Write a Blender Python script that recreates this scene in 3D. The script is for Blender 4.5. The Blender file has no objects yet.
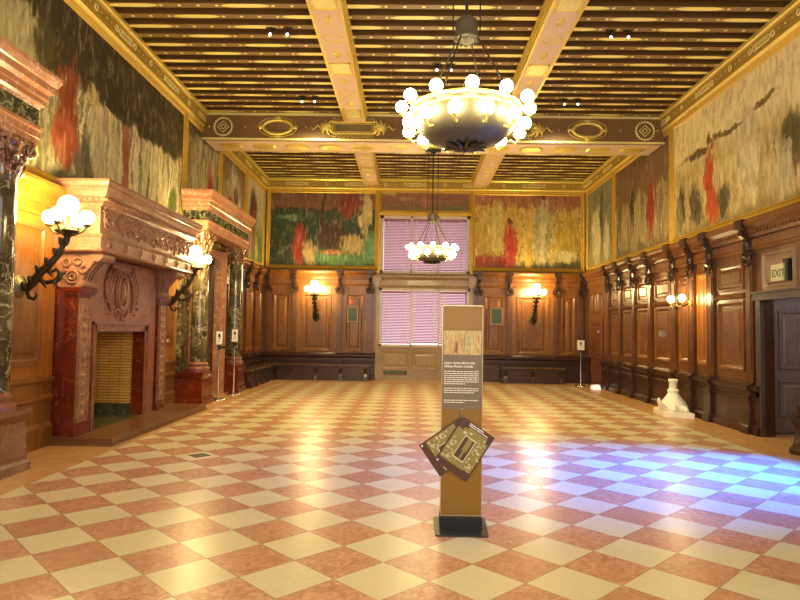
import bpy, math, random
from mathutils import Vector, Matrix
C = bpy.context.scene.collection
random.seed(7)
PI = math.pi

# ------------------------------------------------------------------ camera
def cam_axes(pitch, roll, yaw):
    cy, sy, cp, sp, cr, sr = math.cos(yaw), math.sin(yaw), math.cos(pitch), math.sin(pitch), math.cos(roll), math.sin(roll)
    F = Vector((sy * cp, cy * cp, sp)); R = Vector((cy, -sy, 0)); U = R.cross(F)
    return F, cr * R + sr * U, -sr * R + cr * U
F_, R_, U_ = cam_axes(0.0480874, 0.0156184, -0.0161796)
cd = bpy.data.cameras.new('camera'); cam = bpy.data.objects.new('camera', cd); C.objects.link(cam)
cd.sensor_width = 36; cd.lens = 618 / 800 * 36; cd.clip_end = 200; cd.clip_start = .05
cam.matrix_world = Matrix(((R_.x, U_.x, -F_.x, 0), (R_.y, U_.y, -F_.y, 0), (R_.z, U_.z, -F_.z, 1.5), (0, 0, 0, 1)))
bpy.context.scene.camera = cam

# ------------------------------------------------------------------ world, light levels, exposure
wd = bpy.data.worlds.new('world'); bpy.context.scene.world = wd; wd.use_nodes = True
wd.node_tree.nodes['Background'].inputs[0].default_value = (.55, .68, 1, 1)
wd.node_tree.nodes['Background'].inputs[1].default_value = .6
vs = bpy.context.scene.view_settings
bpy.context.scene.display_settings.display_device = 'sRGB'
vs.view_transform = 'Standard'; vs.look = 'None'; vs.gamma = 1; vs.exposure = 0.0; vs.use_curve_mapping = False
GLOBE_CHANDELIER = 103.0      # emission of the frosted globes
GLOBE_SCONCE = 120.0
WARM = (1.0, .80, .54)

def area(name, loc, rot, sx, sy, power, col, spread=180):
    l = bpy.data.lights.new(name, 'AREA'); l.shape = 'RECTANGLE'; l.size = sx; l.size_y = sy
    l.energy = power; l.color = col; l.spread = math.radians(spread)
    o = bpy.data.objects.new(name, l); C.objects.link(o); o.location = loc; o.rotation_euler = rot
    return o
# added fill light, set in three assumed windows in the unseen wall behind the camera
for x_ in (-2.6, .4, 3.4):
    area('daylight_front_window', (x_, -1.12, 3.0), (math.radians(90), 0, 0), 1.9, 3.6, 165, (1.0, .91, .80))
# cool daylight through the opening in the right wall beside the viewer
area('daylight_side_window', (5.95, 6.9, 2.5), (0, math.radians(50), 0), 1.0, 1.5, 330, (.01, .13, 1.0), 54)
# daylight behind the back windows
area('daylight_back_window', (.43, 19.35, 2.9), (math.radians(-90), 0, 0), 2.6, 4.0, 75, (1.0, .70, .73))
# cool light of the passage beyond the right hand door
area('passage_daylight', (6.4, 8.3, 2.5), (math.radians(40), 0, 0), .5, .5, 12, (1.0, .86, .84))

# ------------------------------------------------------------------ material helpers
class NT:
    def __init__(s, name):
        s.m = bpy.data.materials.new(name); s.m.use_nodes = True; s.t = s.m.node_tree
        s.b = s.t.nodes['Principled BSDF']
    def n(s, typ, **kw):
        x = s.t.nodes.new(typ)
        for k, v in kw.items(): setattr(x, k, v)
        return x
    def l(s, a, b): s.t.links.new(a, b)
    def put(s, sock, v):
        if isinstance(v, bpy.types.NodeSocket): s.l(v, sock)
        elif isinstance(v, (tuple, list)) and len(v) == 3 and sock.type == 'RGBA': sock.default_value = (*v, 1)
        else: sock.default_value = v
    def ma(s, op, a, b=0.0, c=0.0, clamp=False):
        x = s.n('ShaderNodeMath', operation=op, use_clamp=clamp)
        s.put(x.inputs[0], a); s.put(x.inputs[1], b)
        if op in ('MULTIPLY_ADD', 'SMOOTH_MIN', 'COMPARE', 'WRAP', 'PINGPONG'): s.put(x.inputs[2], c)
        return x.outputs[0]
    def mix(s, f, a, b, mode='MIX'):
        x = s.n('ShaderNodeMix', data_type='RGBA', blend_type=mode)
        s.put(x.inputs[0], f); s.put(x.inputs[6], a); s.put(x.inputs[7], b)
        return x.outputs[2]
    def vm(s, op, a, b=(0, 0, 0)):
        x = s.n('ShaderNodeVectorMath', operation=op); s.put(x.inputs[0], a)
        if op == 'SCALE': s.put(x.inputs[3], b)
        else: s.put(x.inputs[1], b)
        return x.outputs[0]
    def obj(s): return s.n('ShaderNodeTexCoord').outputs['Object']
    def uv(s): return s.n('ShaderNodeTexCoord').outputs['UV']
    def xyz(s, v):
        x = s.n('ShaderNodeSeparateXYZ'); s.l(v, x.inputs[0]); return x.outputs
    def vec(s, a, b, c=0.0):
        x = s.n('ShaderNodeCombineXYZ'); s.put(x.inputs[0], a); s.put(x.inputs[1], b); s.put(x.inputs[2], c); return x.outputs[0]
    def noise(s, v, scale=5.0, detail=3.0, dist=0.0, rough=.5, col=False):
        x = s.n('ShaderNodeTexNoise'); s.l(v, x.inputs['Vector']); x.inputs['Scale'].default_value = scale
        x.inputs['Detail'].default_value = detail; x.inputs['Distortion'].default_value = dist; x.inputs['Roughness'].default_value = rough
        return x.outputs['Color' if col else 'Fac']
    def scl(s, v, sc):
        x = s.n('ShaderNodeMapping'); s.l(v, x.inputs[0]); x.inputs['Scale'].default_value = sc; return x.outputs[0]
    def ramp(s, f, stops):
        x = s.n('ShaderNodeValToRGB'); s.l(f, x.inputs[0]); e = x.color_ramp.elements
        while len(e) < len(stops): e.new(.5)
        for i, (p, c) in enumerate(stops):
            e[i].position = p; e[i].color = (*c, 1) if len(c) == 3 else c
        return x.outputs[0]
    def band(s, x, c, w, soft):   # 1 where |x-c|<w
        d = s.ma('ABSOLUTE', s.ma('SUBTRACT', x, c))
        return s.ma('DIVIDE', s.ma('SUBTRACT', w, d), soft, clamp=True)
    def bump(s, h, strength=.3, dist=.01):
        x = s.n('ShaderNodeBump'); x.inputs['Strength'].default_value = strength; x.inputs['Distance'].default_value = dist
        s.l(h, x.inputs['Height']); s.l(x.outputs[0], s.b.inputs['Normal'])
    def set(s, color=None, rough=None, metal=None, coat=None, spec=None):
        if color is not None: s.put(s.b.inputs['Base Color'], color)
        if rough is not None: s.put(s.b.inputs['Roughness'], rough)
        if metal is not None: s.put(s.b.inputs['Metallic'], metal)
        if coat is not None: s.b.inputs['Coat Weight'].default_value = coat; s.b.inputs['Coat Roughness'].default_value = .12
        if spec is not None: s.b.inputs['Specular IOR Level'].default_value = spec
        return s.m

def srgb(r, g, b):
    f = lambda v: (v / 255 / 12.92) if v / 255 <= .04045 else ((v / 255 + .055) / 1.055) ** 2.4
    return (f(r), f(g), f(b))

def wood(name, dark, light, rough=.34, coat=.25):
    n = NT(name); o = n.obj()
    g = n.noise(n.scl(o, (9, 9, .7)), 3, 5, 1.2)
    f = n.noise(n.scl(o, (60, 60, 3)), 3, 3)
    big = n.noise(o, 1.1, 2)
    k = n.ma('ADD', n.ma('MULTIPLY', g, .6), n.ma('ADD', n.ma('MULTIPLY', f, .2), n.ma('MULTIPLY', big, .3)))
    c = n.ramp(k, [(.35, dark), (.72, light)])
    n.bump(f, .15, .004)
    return n.set(c, n.ma('MULTIPLY_ADD', f, .15, rough - .08), coat=coat)
def marble(name, base, vein, alt, scale=3.0, w=.035, rough=.18, bumpiness=0.0):
    n = NT(name); o = n.obj()
    d = n.noise(o, scale * .6, 4, 0, .6, True)
    p = n.vm('ADD', o, n.vm('SCALE', d, .7 / scale * 2))
    a = n.noise(p, scale, 5, .8, .6)
    v = n.band(a, .5, w, w * .7)
    b = n.noise(p, scale * 2.7, 4, 1.2, .6)
    v2 = n.band(b, .47, w * .45, w * .5)
    m = n.noise(o, scale * .8, 4)
    c = n.mix(n.ramp(m, [(.35, (0, 0, 0)), (.65, (1, 1, 1))]), base, alt)
    c = n.mix(n.ma('MAXIMUM', n.ma('MULTIPLY', v, .8), n.ma('MULTIPLY', v2, .6)), c, vein)
    if bumpiness:
        h = n.noise(o, 22, 3, .6); n.bump(h, bumpiness, .02)
    return n.set(c, rough, coat=.2)
def flat(name, col, rough=.5, metal=0.0, var=.12, sc=14, bumpy=0.0):
    n = NT(name); f = n.noise(n.obj(), sc, 3)
    c = n.mix(f, tuple(x * (1 - var) for x in col), tuple(min(1, x * (1 + var)) for x in col))
    if bumpy: n.bump(n.noise(n.obj(), sc * 3, 2), bumpy, .01)
    return n.set(c, rough, metal)
def emit(name, col, strength):
    n = NT(name); n.b.inputs['Emission Color'].default_value = (*col, 1); n.b.inputs['Emission Strength'].default_value = strength
    return n.set((.9, .88, .8), .3)

W_MID = wood('wood_panelling', (.058, .018, .0025), (.28, .106, .015), .34, .12)
W_DARK = wood('wood_dark', (.045, .014, .004), (.13, .042, .012))
W_LIGHT = wood('wood_golden', (.19, .058, .004), (.42, .150, .010))
W_DADO = wood('wood_dado', (.020, .006, .002), (.060, .019, .005), .30, .05)
W_PIL = wood('wood_pilaster', (.038, .012, .002), (.17, .060, .010), .32, .1)
W_GREY = wood('wood_greyed', (.20, .125, .06), (.36, .24, .125), .4)
GOLD = flat('gold_leaf', (.95, .70, .17), .36, .6, .25, 20, .25)
GOLD_DULL = flat('dull_gilding', (.62, .40, .06), .42, .4, .25, 12, .3)
GOLD_PALE = flat('pale_gilding', (1.0, .86, .36), .38, .45, .2, 18, .2)
BEAM_BROWN = flat('beam_painted_brown', (.20, .105, .032), .5, 0, .25, 9)
CEIL_DARK = flat('ceiling_board_brown', (.17, .105, .04), .6, 0, .2, 5)
PINKISH = flat('painted_pink_panel', (.74, .55, .36), .5, 0, .12, 20)
M_PINK = marble('pink_marble', srgb(196, 140, 104), srgb(228, 194, 158), srgb(170, 108, 74), 3.2, .02, .28)
M_PINKC = marble('pink_carved_marble', srgb(148, 104, 78), srgb(176, 134, 104), srgb(126, 82, 60), 4, .015, .42, .5)
M_BREAST = marble('breast_marble', srgb(132, 78, 56), srgb(170, 118, 90), srgb(112, 60, 42), 4, .012, .35, .4)
M_RED = marble('red_marble', srgb(84, 24, 10), srgb(150, 84, 50), srgb(112, 40, 16), 2.4, .008, .14)
M_BLACK = marble('black_and_white_marble', srgb(56, 46, 28), srgb(178, 168, 128), srgb(98, 86, 54), 3.6, .022, .12)
M_GREEN = marble('dark_green_marble', srgb(40, 42, 28), srgb(170, 170, 130), srgb(70, 72, 50), 4.5, .03, .15)
BRONZE = flat('dark_bronze', (.055, .042, .022), .38, .75, .3, 30, .3)
BRONZE_LT = flat('worn_bronze', (.19, .17, .08), .42, .7, .2, 30, .2)
SILVERY = flat('silvered_bronze', (.095, .085, .062), .45, .5, .2, 14, .15)
CHROME = flat('polished_steel', (.75, .75, .78), .16, 1, .05)
BLACK = flat('black_plastic', (.004, .004, .005), .6)
DKMET = flat('dark_steel', (.05, .05, .045), .4, .5)
WHITE = flat('white_card', (.85, .82, .76), .5, 0, .03)
PLASTER = flat('white_plaster', (.92, .88, .76), .55, 0, .06, 8, .15)
BRASSY = flat('brushed_brass_board', (.25, .120, .009), .45, .15, .10, 3)
TAUPE = flat('taupe_print', (.17, .125, .065), .5, 0, .04)
GREYDOOR = wood('grey_painted_door', (.13, .085, .07), (.22, .155, .13), .45, .1)
G_GLOBE = emit('lit_globe_chandelier', (1, .79, .38), GLOBE_CHANDELIER)
G_SC = emit('lit_globe_sconce', (1, .73, .31), GLOBE_SCONCE)
PLAQ = flat('green_slate_plaque', (.035, .06, .035), .4, 0, .3)
GREYWALL = flat('plaster_wall', (.38, .26, .13), .7, 0, .1)
IRON = flat('black_iron', (.02, .018, .014), .5, .3)

# ------------------------------------------------------------------ mesh helpers
class MB:
    def __init__(s): s.v = []; s.f = []; s.mi = []; s.sm = []; s.uvs = None
    def face(s, idx, mi=0, sm=False): s.f.append(idx); s.mi.append(mi); s.sm.append(sm)
    def add(s, verts, faces, mi=0, sm=False):
        b = len(s.v); s.v += [tuple(v) for v in verts]
        for f in faces: s.face([b + i for i in f], mi, sm)
    def box(s, x0, x1, y0, y1, z0, z1, mi=0):
        vs_ = [(x, y, z) for z in (z0, z1) for y in (y0, y1) for x in (x0, x1)]
        s.add(vs_, [(0, 1, 3, 2), (4, 5, 7, 6), (0, 1, 5, 4), (2, 3, 7, 6), (0, 2, 6, 4), (1, 3, 7, 5)], mi)
    def cyl(s, p0, p1, r0, r1=None, n=12, mi=0, cap=True, sm=True):
        r1 = r0 if r1 is None else r1; p0 = Vector(p0); p1 = Vector(p1); a = (p1 - p0).normalized()
        t = Vector((1, 0, 0)) if abs(a.x) < .8 else Vector((0, 1, 0)); u = a.cross(t).normalized(); w = a.cross(u)
        vs_ = []
        for p, r in ((p0, r0), (p1, r1)):
            for i in range(n):
                th = 2 * PI * i / n; vs_.append(p + (u * math.cos(th) + w * math.sin(th)) * r)
        s.add(vs_, [(i, (i + 1) % n, n + (i + 1) % n, n + i) for i in range(n)], mi, sm)
        if cap:
            s.add(vs_[:n], [tuple(range(n))], mi); s.add(vs_[n:], [tuple(range(n))], mi)
    def lathe(s, prof, c=(0, 0, 0), n=24, mi=0, sm=True, M=None, flute=0, fd=0):
        vs_ = []
        for r, z in prof:
            for i in range(n):
                th = 2 * PI * i / n; rr = r * (1 + (fd * math.cos(flute * th) if flute else 0))
                p = Vector((rr * math.cos(th), rr * math.sin(th), z))
                if M is not None: p = M @ p
                vs_.append(p + Vector(c))
        fs = [(j * n + i, j * n + (i + 1) % n, (j + 1) * n + (i + 1) % n, (j + 1) * n + i) for j in range(len(prof) - 1) for i in range(n)]
        s.add(vs_, fs, mi, sm)
        if prof[0][0] > 1e-4: s.add(vs_[:n], [tuple(range(n))], mi)
        if prof[-1][0] > 1e-4: s.add(vs_[-n:], [tuple(range(n))], mi)
    def sphere(s, c, r, n=14, m=8, mi=0, sc=(1, 1, 1)):
        prof = [(max(1e-5, r * math.sin(PI * j / m)), -r * math.cos(PI * j / m)) for j in range(m + 1)]
        s.lathe(prof, c, n, mi, True, Matrix.Diagonal(Vector(sc)))
    def tube(s, pts, r, n=8, mi=0):
        pts = [Vector(p) for p in pts]; rs = r if isinstance(r, (list, tuple)) else [r] * len(pts)
        vs_ = []; up = None
        for i, p in enumerate(pts):
            a = (pts[min(i + 1, len(pts) - 1)] - pts[max(i - 1, 0)]).normalized()
            if up is None: up = Vector((0, 0, 1)) if abs(a.z) < .9 else Vector((1, 0, 0))
            u = a.cross(up).normalized(); w = u.cross(a).normalized(); up = w
            for k in range(n):
                th = 2 * PI * k / n; vs_.append(p + (u * math.cos(th) + w * math.sin(th)) * rs[i])
        L = len(pts)
        s.add(vs_, [(j * n + k, j * n + (k + 1) % n, (j + 1) * n + (k + 1) % n, (j + 1) * n + k) for j in range(L - 1) for k in range(n)], mi, True)
        s.add(vs_[:n], [tuple(range(n))], mi); s.add(vs_[-n:], [tuple(range(n))], mi)
    def loft(s, loops, mi=0, cap0=True, cap1=True, sm=False, mis=None):
        n = len(loops[0]); vs_ = [p for L in loops for p in L]; b = len(s.v); s.v += [tuple(v) for v in vs_]
        for j in range(len(loops) - 1):
            for i in range(n): s.face([b + j * n + i, b + j * n + (i + 1) % n, b + (j + 1) * n + (i + 1) % n, b + (j + 1) * n + i], (mis[j] if mis else mi), sm)
        if cap0: s.face([b + i for i in range(n)], mis[0] if mis else mi)
        if cap1: s.face([b + (len(loops) - 1) * n + i for i in range(n)], mis[-1] if mis else mi)
    def torus(s, c, R, r, ax=(0, 0, 1), n=24, m=6, mi=0, sx=1, sy=1):
        ax = Vector(ax).normalized(); t = Vector((0, 0, 1)) if abs(ax.z) < .8 else Vector((1, 0, 0)); u = ax.cross(t).normalized(); w = u.cross(ax)
        vs_ = []
        for i in range(n):
            th = 2 * PI * i / n; d = u * math.cos(th) * sx + w * math.sin(th) * sy; dn = (u * math.cos(th) + w * math.sin(th))
            for k in range(m):
                ph = 2 * PI * k / m; vs_.append(Vector(c) + d * R + dn * r * math.cos(ph) + ax * r * math.sin(ph))
        s.add(vs_, [(i * m + k, i * m + (k + 1) % m, ((i + 1) % n) * m + (k + 1) % m, ((i + 1) % n) * m + k) for i in range(n) for k in range(m)], mi, True)

def wloc(o):
    v = Vector((0, 0, 0))
    while o is not None: v += o.location; o = o.parent
    return v
def build(name, mb, mats, parent=None, kind=None, origin=None):
    mats = mats if isinstance(mats, (list, tuple)) else [mats]
    off = wloc(parent) if parent else Vector((0, 0, 0))
    org = Vector(origin) if origin else off
    me = bpy.data.meshes.new(name); me.from_pydata([tuple(Vector(v) - org) for v in mb.v], [], mb.f)
    for m in mats: me.materials.append(m)
    for p, mi, sm in zip(me.polygons, mb.mi, mb.sm): p.material_index = mi; p.use_smooth = sm
    import bmesh
    b = bmesh.new(); b.from_mesh(me); bmesh.ops.recalc_face_normals(b, faces=b.faces); b.to_mesh(me); b.free()
    o = bpy.data.objects.new(name, me); C.objects.link(o); o.location = org - off
    if parent: o.parent = parent
    if kind: o['kind'] = kind
    return o
def thing(name, label, cat, loc=(0, 0, 0), rz=0, group=None):
    o = bpy.data.objects.new(name, None); C.objects.link(o); o.location = loc; o.rotation_euler = (0, 0, rz)
    o.empty_display_size = .1; o['label'] = label; o['category'] = cat
    if group: o['group'] = group
    return o
def tag(o, label, cat, group=None):
    o['label'] = label; o['category'] = cat
    if group: o['group'] = group
    return o
def dup(root, loc, rz=None, label=None, group=None):
    def rec(o, par):
        c = o.copy(); C.objects.link(c)
        if par: c.parent = par
        for ch in kids.get(o.name, []): rec(ch, c)
        return c
    kids = {}
    for o in C.objects:
        if o.parent: kids.setdefault(o.parent.name, []).append(o)
    r = rec(root, None); r.location = loc
    if rz is not None: r.rotation_euler = (0, 0, rz)
    if label: r['label'] = label
    if group: r['group'] = group
    return r

# ------------------------------------------------------------------ wall frames: P(along, out, up)
XR, XL, YB, YF, ZC = 5.32, -4.5, 18.6, -.9, 6.28
class Wall:
    def __init__(s, f): s.f = f
    def P(s, a, d, z): return s.f(a, d, z)
    def box(s, mb, a0, a1, d0, d1, z0, z1, mi=0):
        p = [s.P(a, d, z) for z in (z0, z1) for d in (d0, d1) for a in (a0, a1)]
        mb.add(p, [(0, 1, 3, 2), (4, 5, 7, 6), (0, 1, 5, 4), (2, 3, 7, 6), (0, 2, 6, 4), (1, 3, 7, 5)], mi)
    def run(s, mb, a0, a1, prof, mi=0):          # closed profile [(out, up)] pulled along the wall
        mb.loft([[s.P(a, d, z) for d, z in prof] for a in (a0, a1)], mi)
    def panel(s, mb, a0, a1, z0, z1, d=0.0, fr=.05, raise_=.03, field=True, mi=0, mif=0):
        def L(i, dd): return [s.P(a0 + i, d + dd, z0 + i), s.P(a1 - i, d + dd, z0 + i), s.P(a1 - i, d + dd, z1 - i), s.P(a0 + i, d + dd, z1 - i)]
        lo = [L(0, 0), L(.008, raise_), L(fr * .45, raise_), L(fr * .7, raise_ * .4), L(fr, .002)]
        if field and min(a1 - a0, z1 - z0) > fr * 4: lo += [L(fr * 1.5, .002), L(fr * 1.9, raise_ * .6)]
        mb.loft(lo, mi, cap0=False, mis=[mi] * (len(lo) - 1) + ([mif] if False else []))
WR = Wall(lambda a, d, z: Vector((XR - d, a, z)))
WL = Wall(lambda a, d, z: Vector((XL + d, a, z)))
WB = Wall(lambda a, d, z: Vector((a, YB - d, z)))

# ------------------------------------------------------------------ floor
def floor_material():
    n = NT('marble_tile_floor'); o = n.obj(); x, y, z = n.xyz(o)
    c2 = 2 * .286816
    X = n.ma('SUBTRACT', x, -3.3015); Y = n.ma('SUBTRACT', y, 5.49606)
    a = n.ma('DIVIDE', n.ma('SUBTRACT', X, Y), c2); b = n.ma('DIVIDE', n.ma('ADD', X, Y), c2)
    fa = n.ma('FLOOR', a); fb = n.ma('FLOOR', b)
    par = n.ma('FRACT', n.ma('MULTIPLY', n.ma('ADD', fa, fb), .5)); par = n.ma('GREATER_THAN', par, .25)
    wn = n.n('ShaderNodeTexWhiteNoise', noise_dimensions='2D'); n.l(n.vec(fa, fb), wn.inputs[0]); rnd = wn.outputs['Value']
    ga = n.ma('PINGPONG', a, 1.0, 0); 
    da = n.ma('ABSOLUTE', n.ma('SUBTRACT', a, n.ma('ROUND', a))); db = n.ma('ABSOLUTE', n.ma('SUBTRACT', b, n.ma('ROUND', b)))
    gr = n.ma('LESS_THAN', n.ma('MINIMUM', da, db), .0075)
    off = n.vm('ADD', o, n.vm('SCALE', n.vec(rnd, n.ma('MULTIPLY', rnd, 7.3)), 3.0))
    mott = n.noise(off, 11, 5, 1.8, .65); vein = n.band(n.noise(off, 5, 5, 2.4, .6), .5, .012, .016)
    cream = n.mix(mott, srgb(204, 194, 150), srgb(228, 220, 182)); cream = n.mix(n.ma('MULTIPLY', rnd, .6), cream, srgb(216, 206, 164))
    pink = n.ramp(mott, [(.36, srgb(176, 124, 92)), (.52, srgb(202, 152, 118)), (.66, srgb(222, 178, 142))])
    pink = n.mix(n.ma('MULTIPLY', rnd, .5), pink, srgb(184, 128, 96))
    pink = n.mix(n.ma('MULTIPLY', vein, .75), pink, srgb(164, 98, 72))
    cream = n.mix(n.ma('MULTIPLY', vein, .30), cream, srgb(176, 158, 112))
    c = n.mix(par, cream, pink)
    c = n.mix(n.ma('MULTIPLY', gr, .7), c, srgb(120, 92, 62))
    # plain stone border along the walls, with its own joints
    bx = n.ma('MAXIMUM', n.ma('GREATER_THAN', x, 4.5), n.ma('LESS_THAN', x, -3.55)); bord = n.ma('MAXIMUM', bx, n.ma('GREATER_THAN', y, 17.35))
    mb_ = n.noise(o, 5, 5, 1.5, .6)
    bc = n.ramp(mb_, [(.3, srgb(184, 136, 84)), (.7, srgb(214, 170, 112))])
    jb = n.ma('LESS_THAN', n.ma('ABSOLUTE', n.ma('SUBTRACT', n.ma('FRACT', n.ma('DIVIDE', y, .9)), .5)), .004)
    bc = n.mix(n.ma('MULTIPLY', jb, .6), bc, srgb(110, 78, 48))
    c = n.mix(bord, c, bc)
    wear = n.noise(o, 1.6, 3)
    n.bump(n.ma('SUBTRACT', n.ma('MULTIPLY', n.noise(o, 3.5, 2), .2), gr), .08, .001)
    n.b.inputs['Coat Weight'].default_value = .12; n.b.inputs['Coat Roughness'].default_value = .2
    return n.set(c, n.ma('MULTIPLY_ADD', wear, .14, .25), spec=.5)
mb = MB(); mb.box(-5.6, 7.2, YF - .3, YB + .2, -.15, 0)
floor = build('floor', mb, floor_material(), kind='structure')

# ------------------------------------------------------------------ walls
def wall_boxes(W, name, a0, a1, th, holes, zt=ZC):
    mb = MB(); cur = a0
    for h0, h1, z0, z1 in sorted(holes):
        W.box(mb, cur, h0, -th, 0, 0, zt)
        if z0 > 0: W.box(mb, h0, h1, -th, 0, 0, z0)
        if z1 < zt: W.box(mb, h0, h1, -th, 0, z1, zt)
        cur = h1
    W.box(mb, cur, a1, -th, 0, 0, zt)
    return build(name, mb, GREYWALL, kind='structure')
wl = wall_boxes(WL, 'wall_left', YF - .3, YB + .6, .25, [(8.1, 9.84, .1, 1.55)])
wr = wall_boxes(WR, 'wall_right', YF - .3, YB + .6, .10, [(8.1, 9.3, 0, 2.02), (5.9, 7.8, .9, 2.7)])
wb = wall_boxes(WB, 'wall_back', XL - .25, XR + .25, .25, [(-.93, 1.80, 1.0, 2.72), (-.93, 1.80, 3.18, 4.98)][:0] + [(-.93, 1.80, 1.0, 4.98)])
mb = MB(); cur = XL - .25
for x_ in (-2.6, .4, 3.4):
    mb.box(cur, x_ - 1, YF - .25, YF, 0, ZC); mb.box(x_ - 1, x_ + 1, YF - .25, YF, 0, 1.1); mb.box(x_ - 1, x_ + 1, YF - .25, YF, 4.9, ZC); cur = x_ + 1
mb.box(cur, XR + .25, YF - .25, YF, 0, ZC)
build('wall_front', mb, W_MID, kind='structure')
for i, x_ in enumerate((-2.6, .4, 3.4)):
    mb = MB()
    for (a, b_, c_, d_) in ((x_ - 1, x_ - .93, 1.1, 4.9), (x_ + .93, x_ + 1, 1.1, 4.9), (x_ - 1, x_ + 1, 1.1, 1.18), (x_ - 1, x_ + 1, 4.82, 4.9), (x_ - .03, x_ + .03, 1.1, 4.9), (x_ - 1, x_ + 1, 2.9, 2.97)):
        mb.box(a, b_, YF - .16, YF - .1, c_, d_)
    build('window_%d' % (i + 3), mb, W_DARK, kind='structure')  # assumed, unseen windows that the added fill lights shine through
mb = MB()
for (a, b_, c_, d_) in ((5.9, 5.96, .9, 2.7), (7.74, 7.8, .9, 2.7), (5.9, 7.8, .9, .96), (5.9, 7.8, 2.64, 2.7)): WR.box(mb, a, b_, -.2, -.14, c_, d_)
build('window_6', mb, W_DARK, kind='structure')

# ------------------------------------------------------------------ ceiling with joists and beams
mb = MB(); mb.box(XL - .25, XR + .25, YF - .25, YB + .25, ZC, ZC + .15)
ceil = build('ceiling', mb, CEIL_DARK, kind='structure')
def joist_material():
    n = NT('painted_ceiling_joist'); o = n.obj(); x, y, z = n.xyz(o)
    fx = n.ma('MULTIPLY', n.ma('SUBTRACT', n.ma('FRACT', n.ma('DIVIDE', x, 1.6)), .5), 1.6)
    ax = n.ma('ABSOLUTE', fx); ay = n.ma('ABSOLUTE', y)
    wv = n.ma('MULTIPLY', n.ma('SUBTRACT', 1.0, n.ma('POWER', n.ma('DIVIDE', ax, .36), 4.0)), .050)
    loz = n.ma('LESS_THAN', ay, wv)
    loz = n.ma('MULTIPLY', loz, n.ma('LESS_THAN', ax, .36))
    fd = n.ma('MULTIPLY', n.ma('SUBTRACT', n.ma('FRACT', n.ma('DIVIDE', x, .267)), .5), .267)
    dot = n.ma('LESS_THAN', n.ma('ADD', n.ma('POWER', fd, 2.0), n.ma('POWER', y, 2.0)), .0007)
    g = n.ma('MAXIMUM', loz, dot)
    edge = n.ma('GREATER_THAN', ay, .051)
    bott = n.ma('LESS_THAN', z, -.098)
    paint = n.mix(n.noise(o, 7, 4), srgb(124, 98, 60), srgb(160, 132, 84))
    c = n.mix(g, paint, srgb(255, 246, 150)); c = n.mix(n.ma('MULTIPLY', edge, .6), c, srgb(190, 150, 70))
    c = n.mix(bott, srgb(104, 74, 36), c)
    return n.set(c, .45, n.ma('MULTIPLY', n.ma('MULTIPLY', g, bott), .1))
JM = joist_material()
def joist_mesh(sh):
    mb = MB(); x0, x1 = XL + .02 + sh, XR - .02 + sh
    mb.loft([[(x, -.058, -.1), (x, .058, -.1), (x, .058, -.07), (x, .045, -.06), (x, .045, .12), (x, -.045, .12), (x, -.045, -.06), (x, -.058, -.07)] for x in (x0, x1)])
    return mb
prot = []
for sh in (0, .8):
    o = build('ceiling_joist', joist_mesh(sh), JM); o.parent = ceil; prot.append(o)
used = [0, 0]; k = 0
ys = [8.52 + .3055 * i for i in range(-10, 15)] + [13.95 + .3055 * i for i in range(16)] + [-.6 + .3055 * i for i in range(17)]
ys = [y for y in ys if not (12.8 < y < 13.75)]
for i, y in enumerate(ys):
    v = i % 2
    o = prot[v] if not used[v] else prot[v].copy()
    if used[v]: C.objects.link(o); o.parent = ceil
    used[v] = 1; o.location = (-(.8 if v else 0), y, 6.155)

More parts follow.
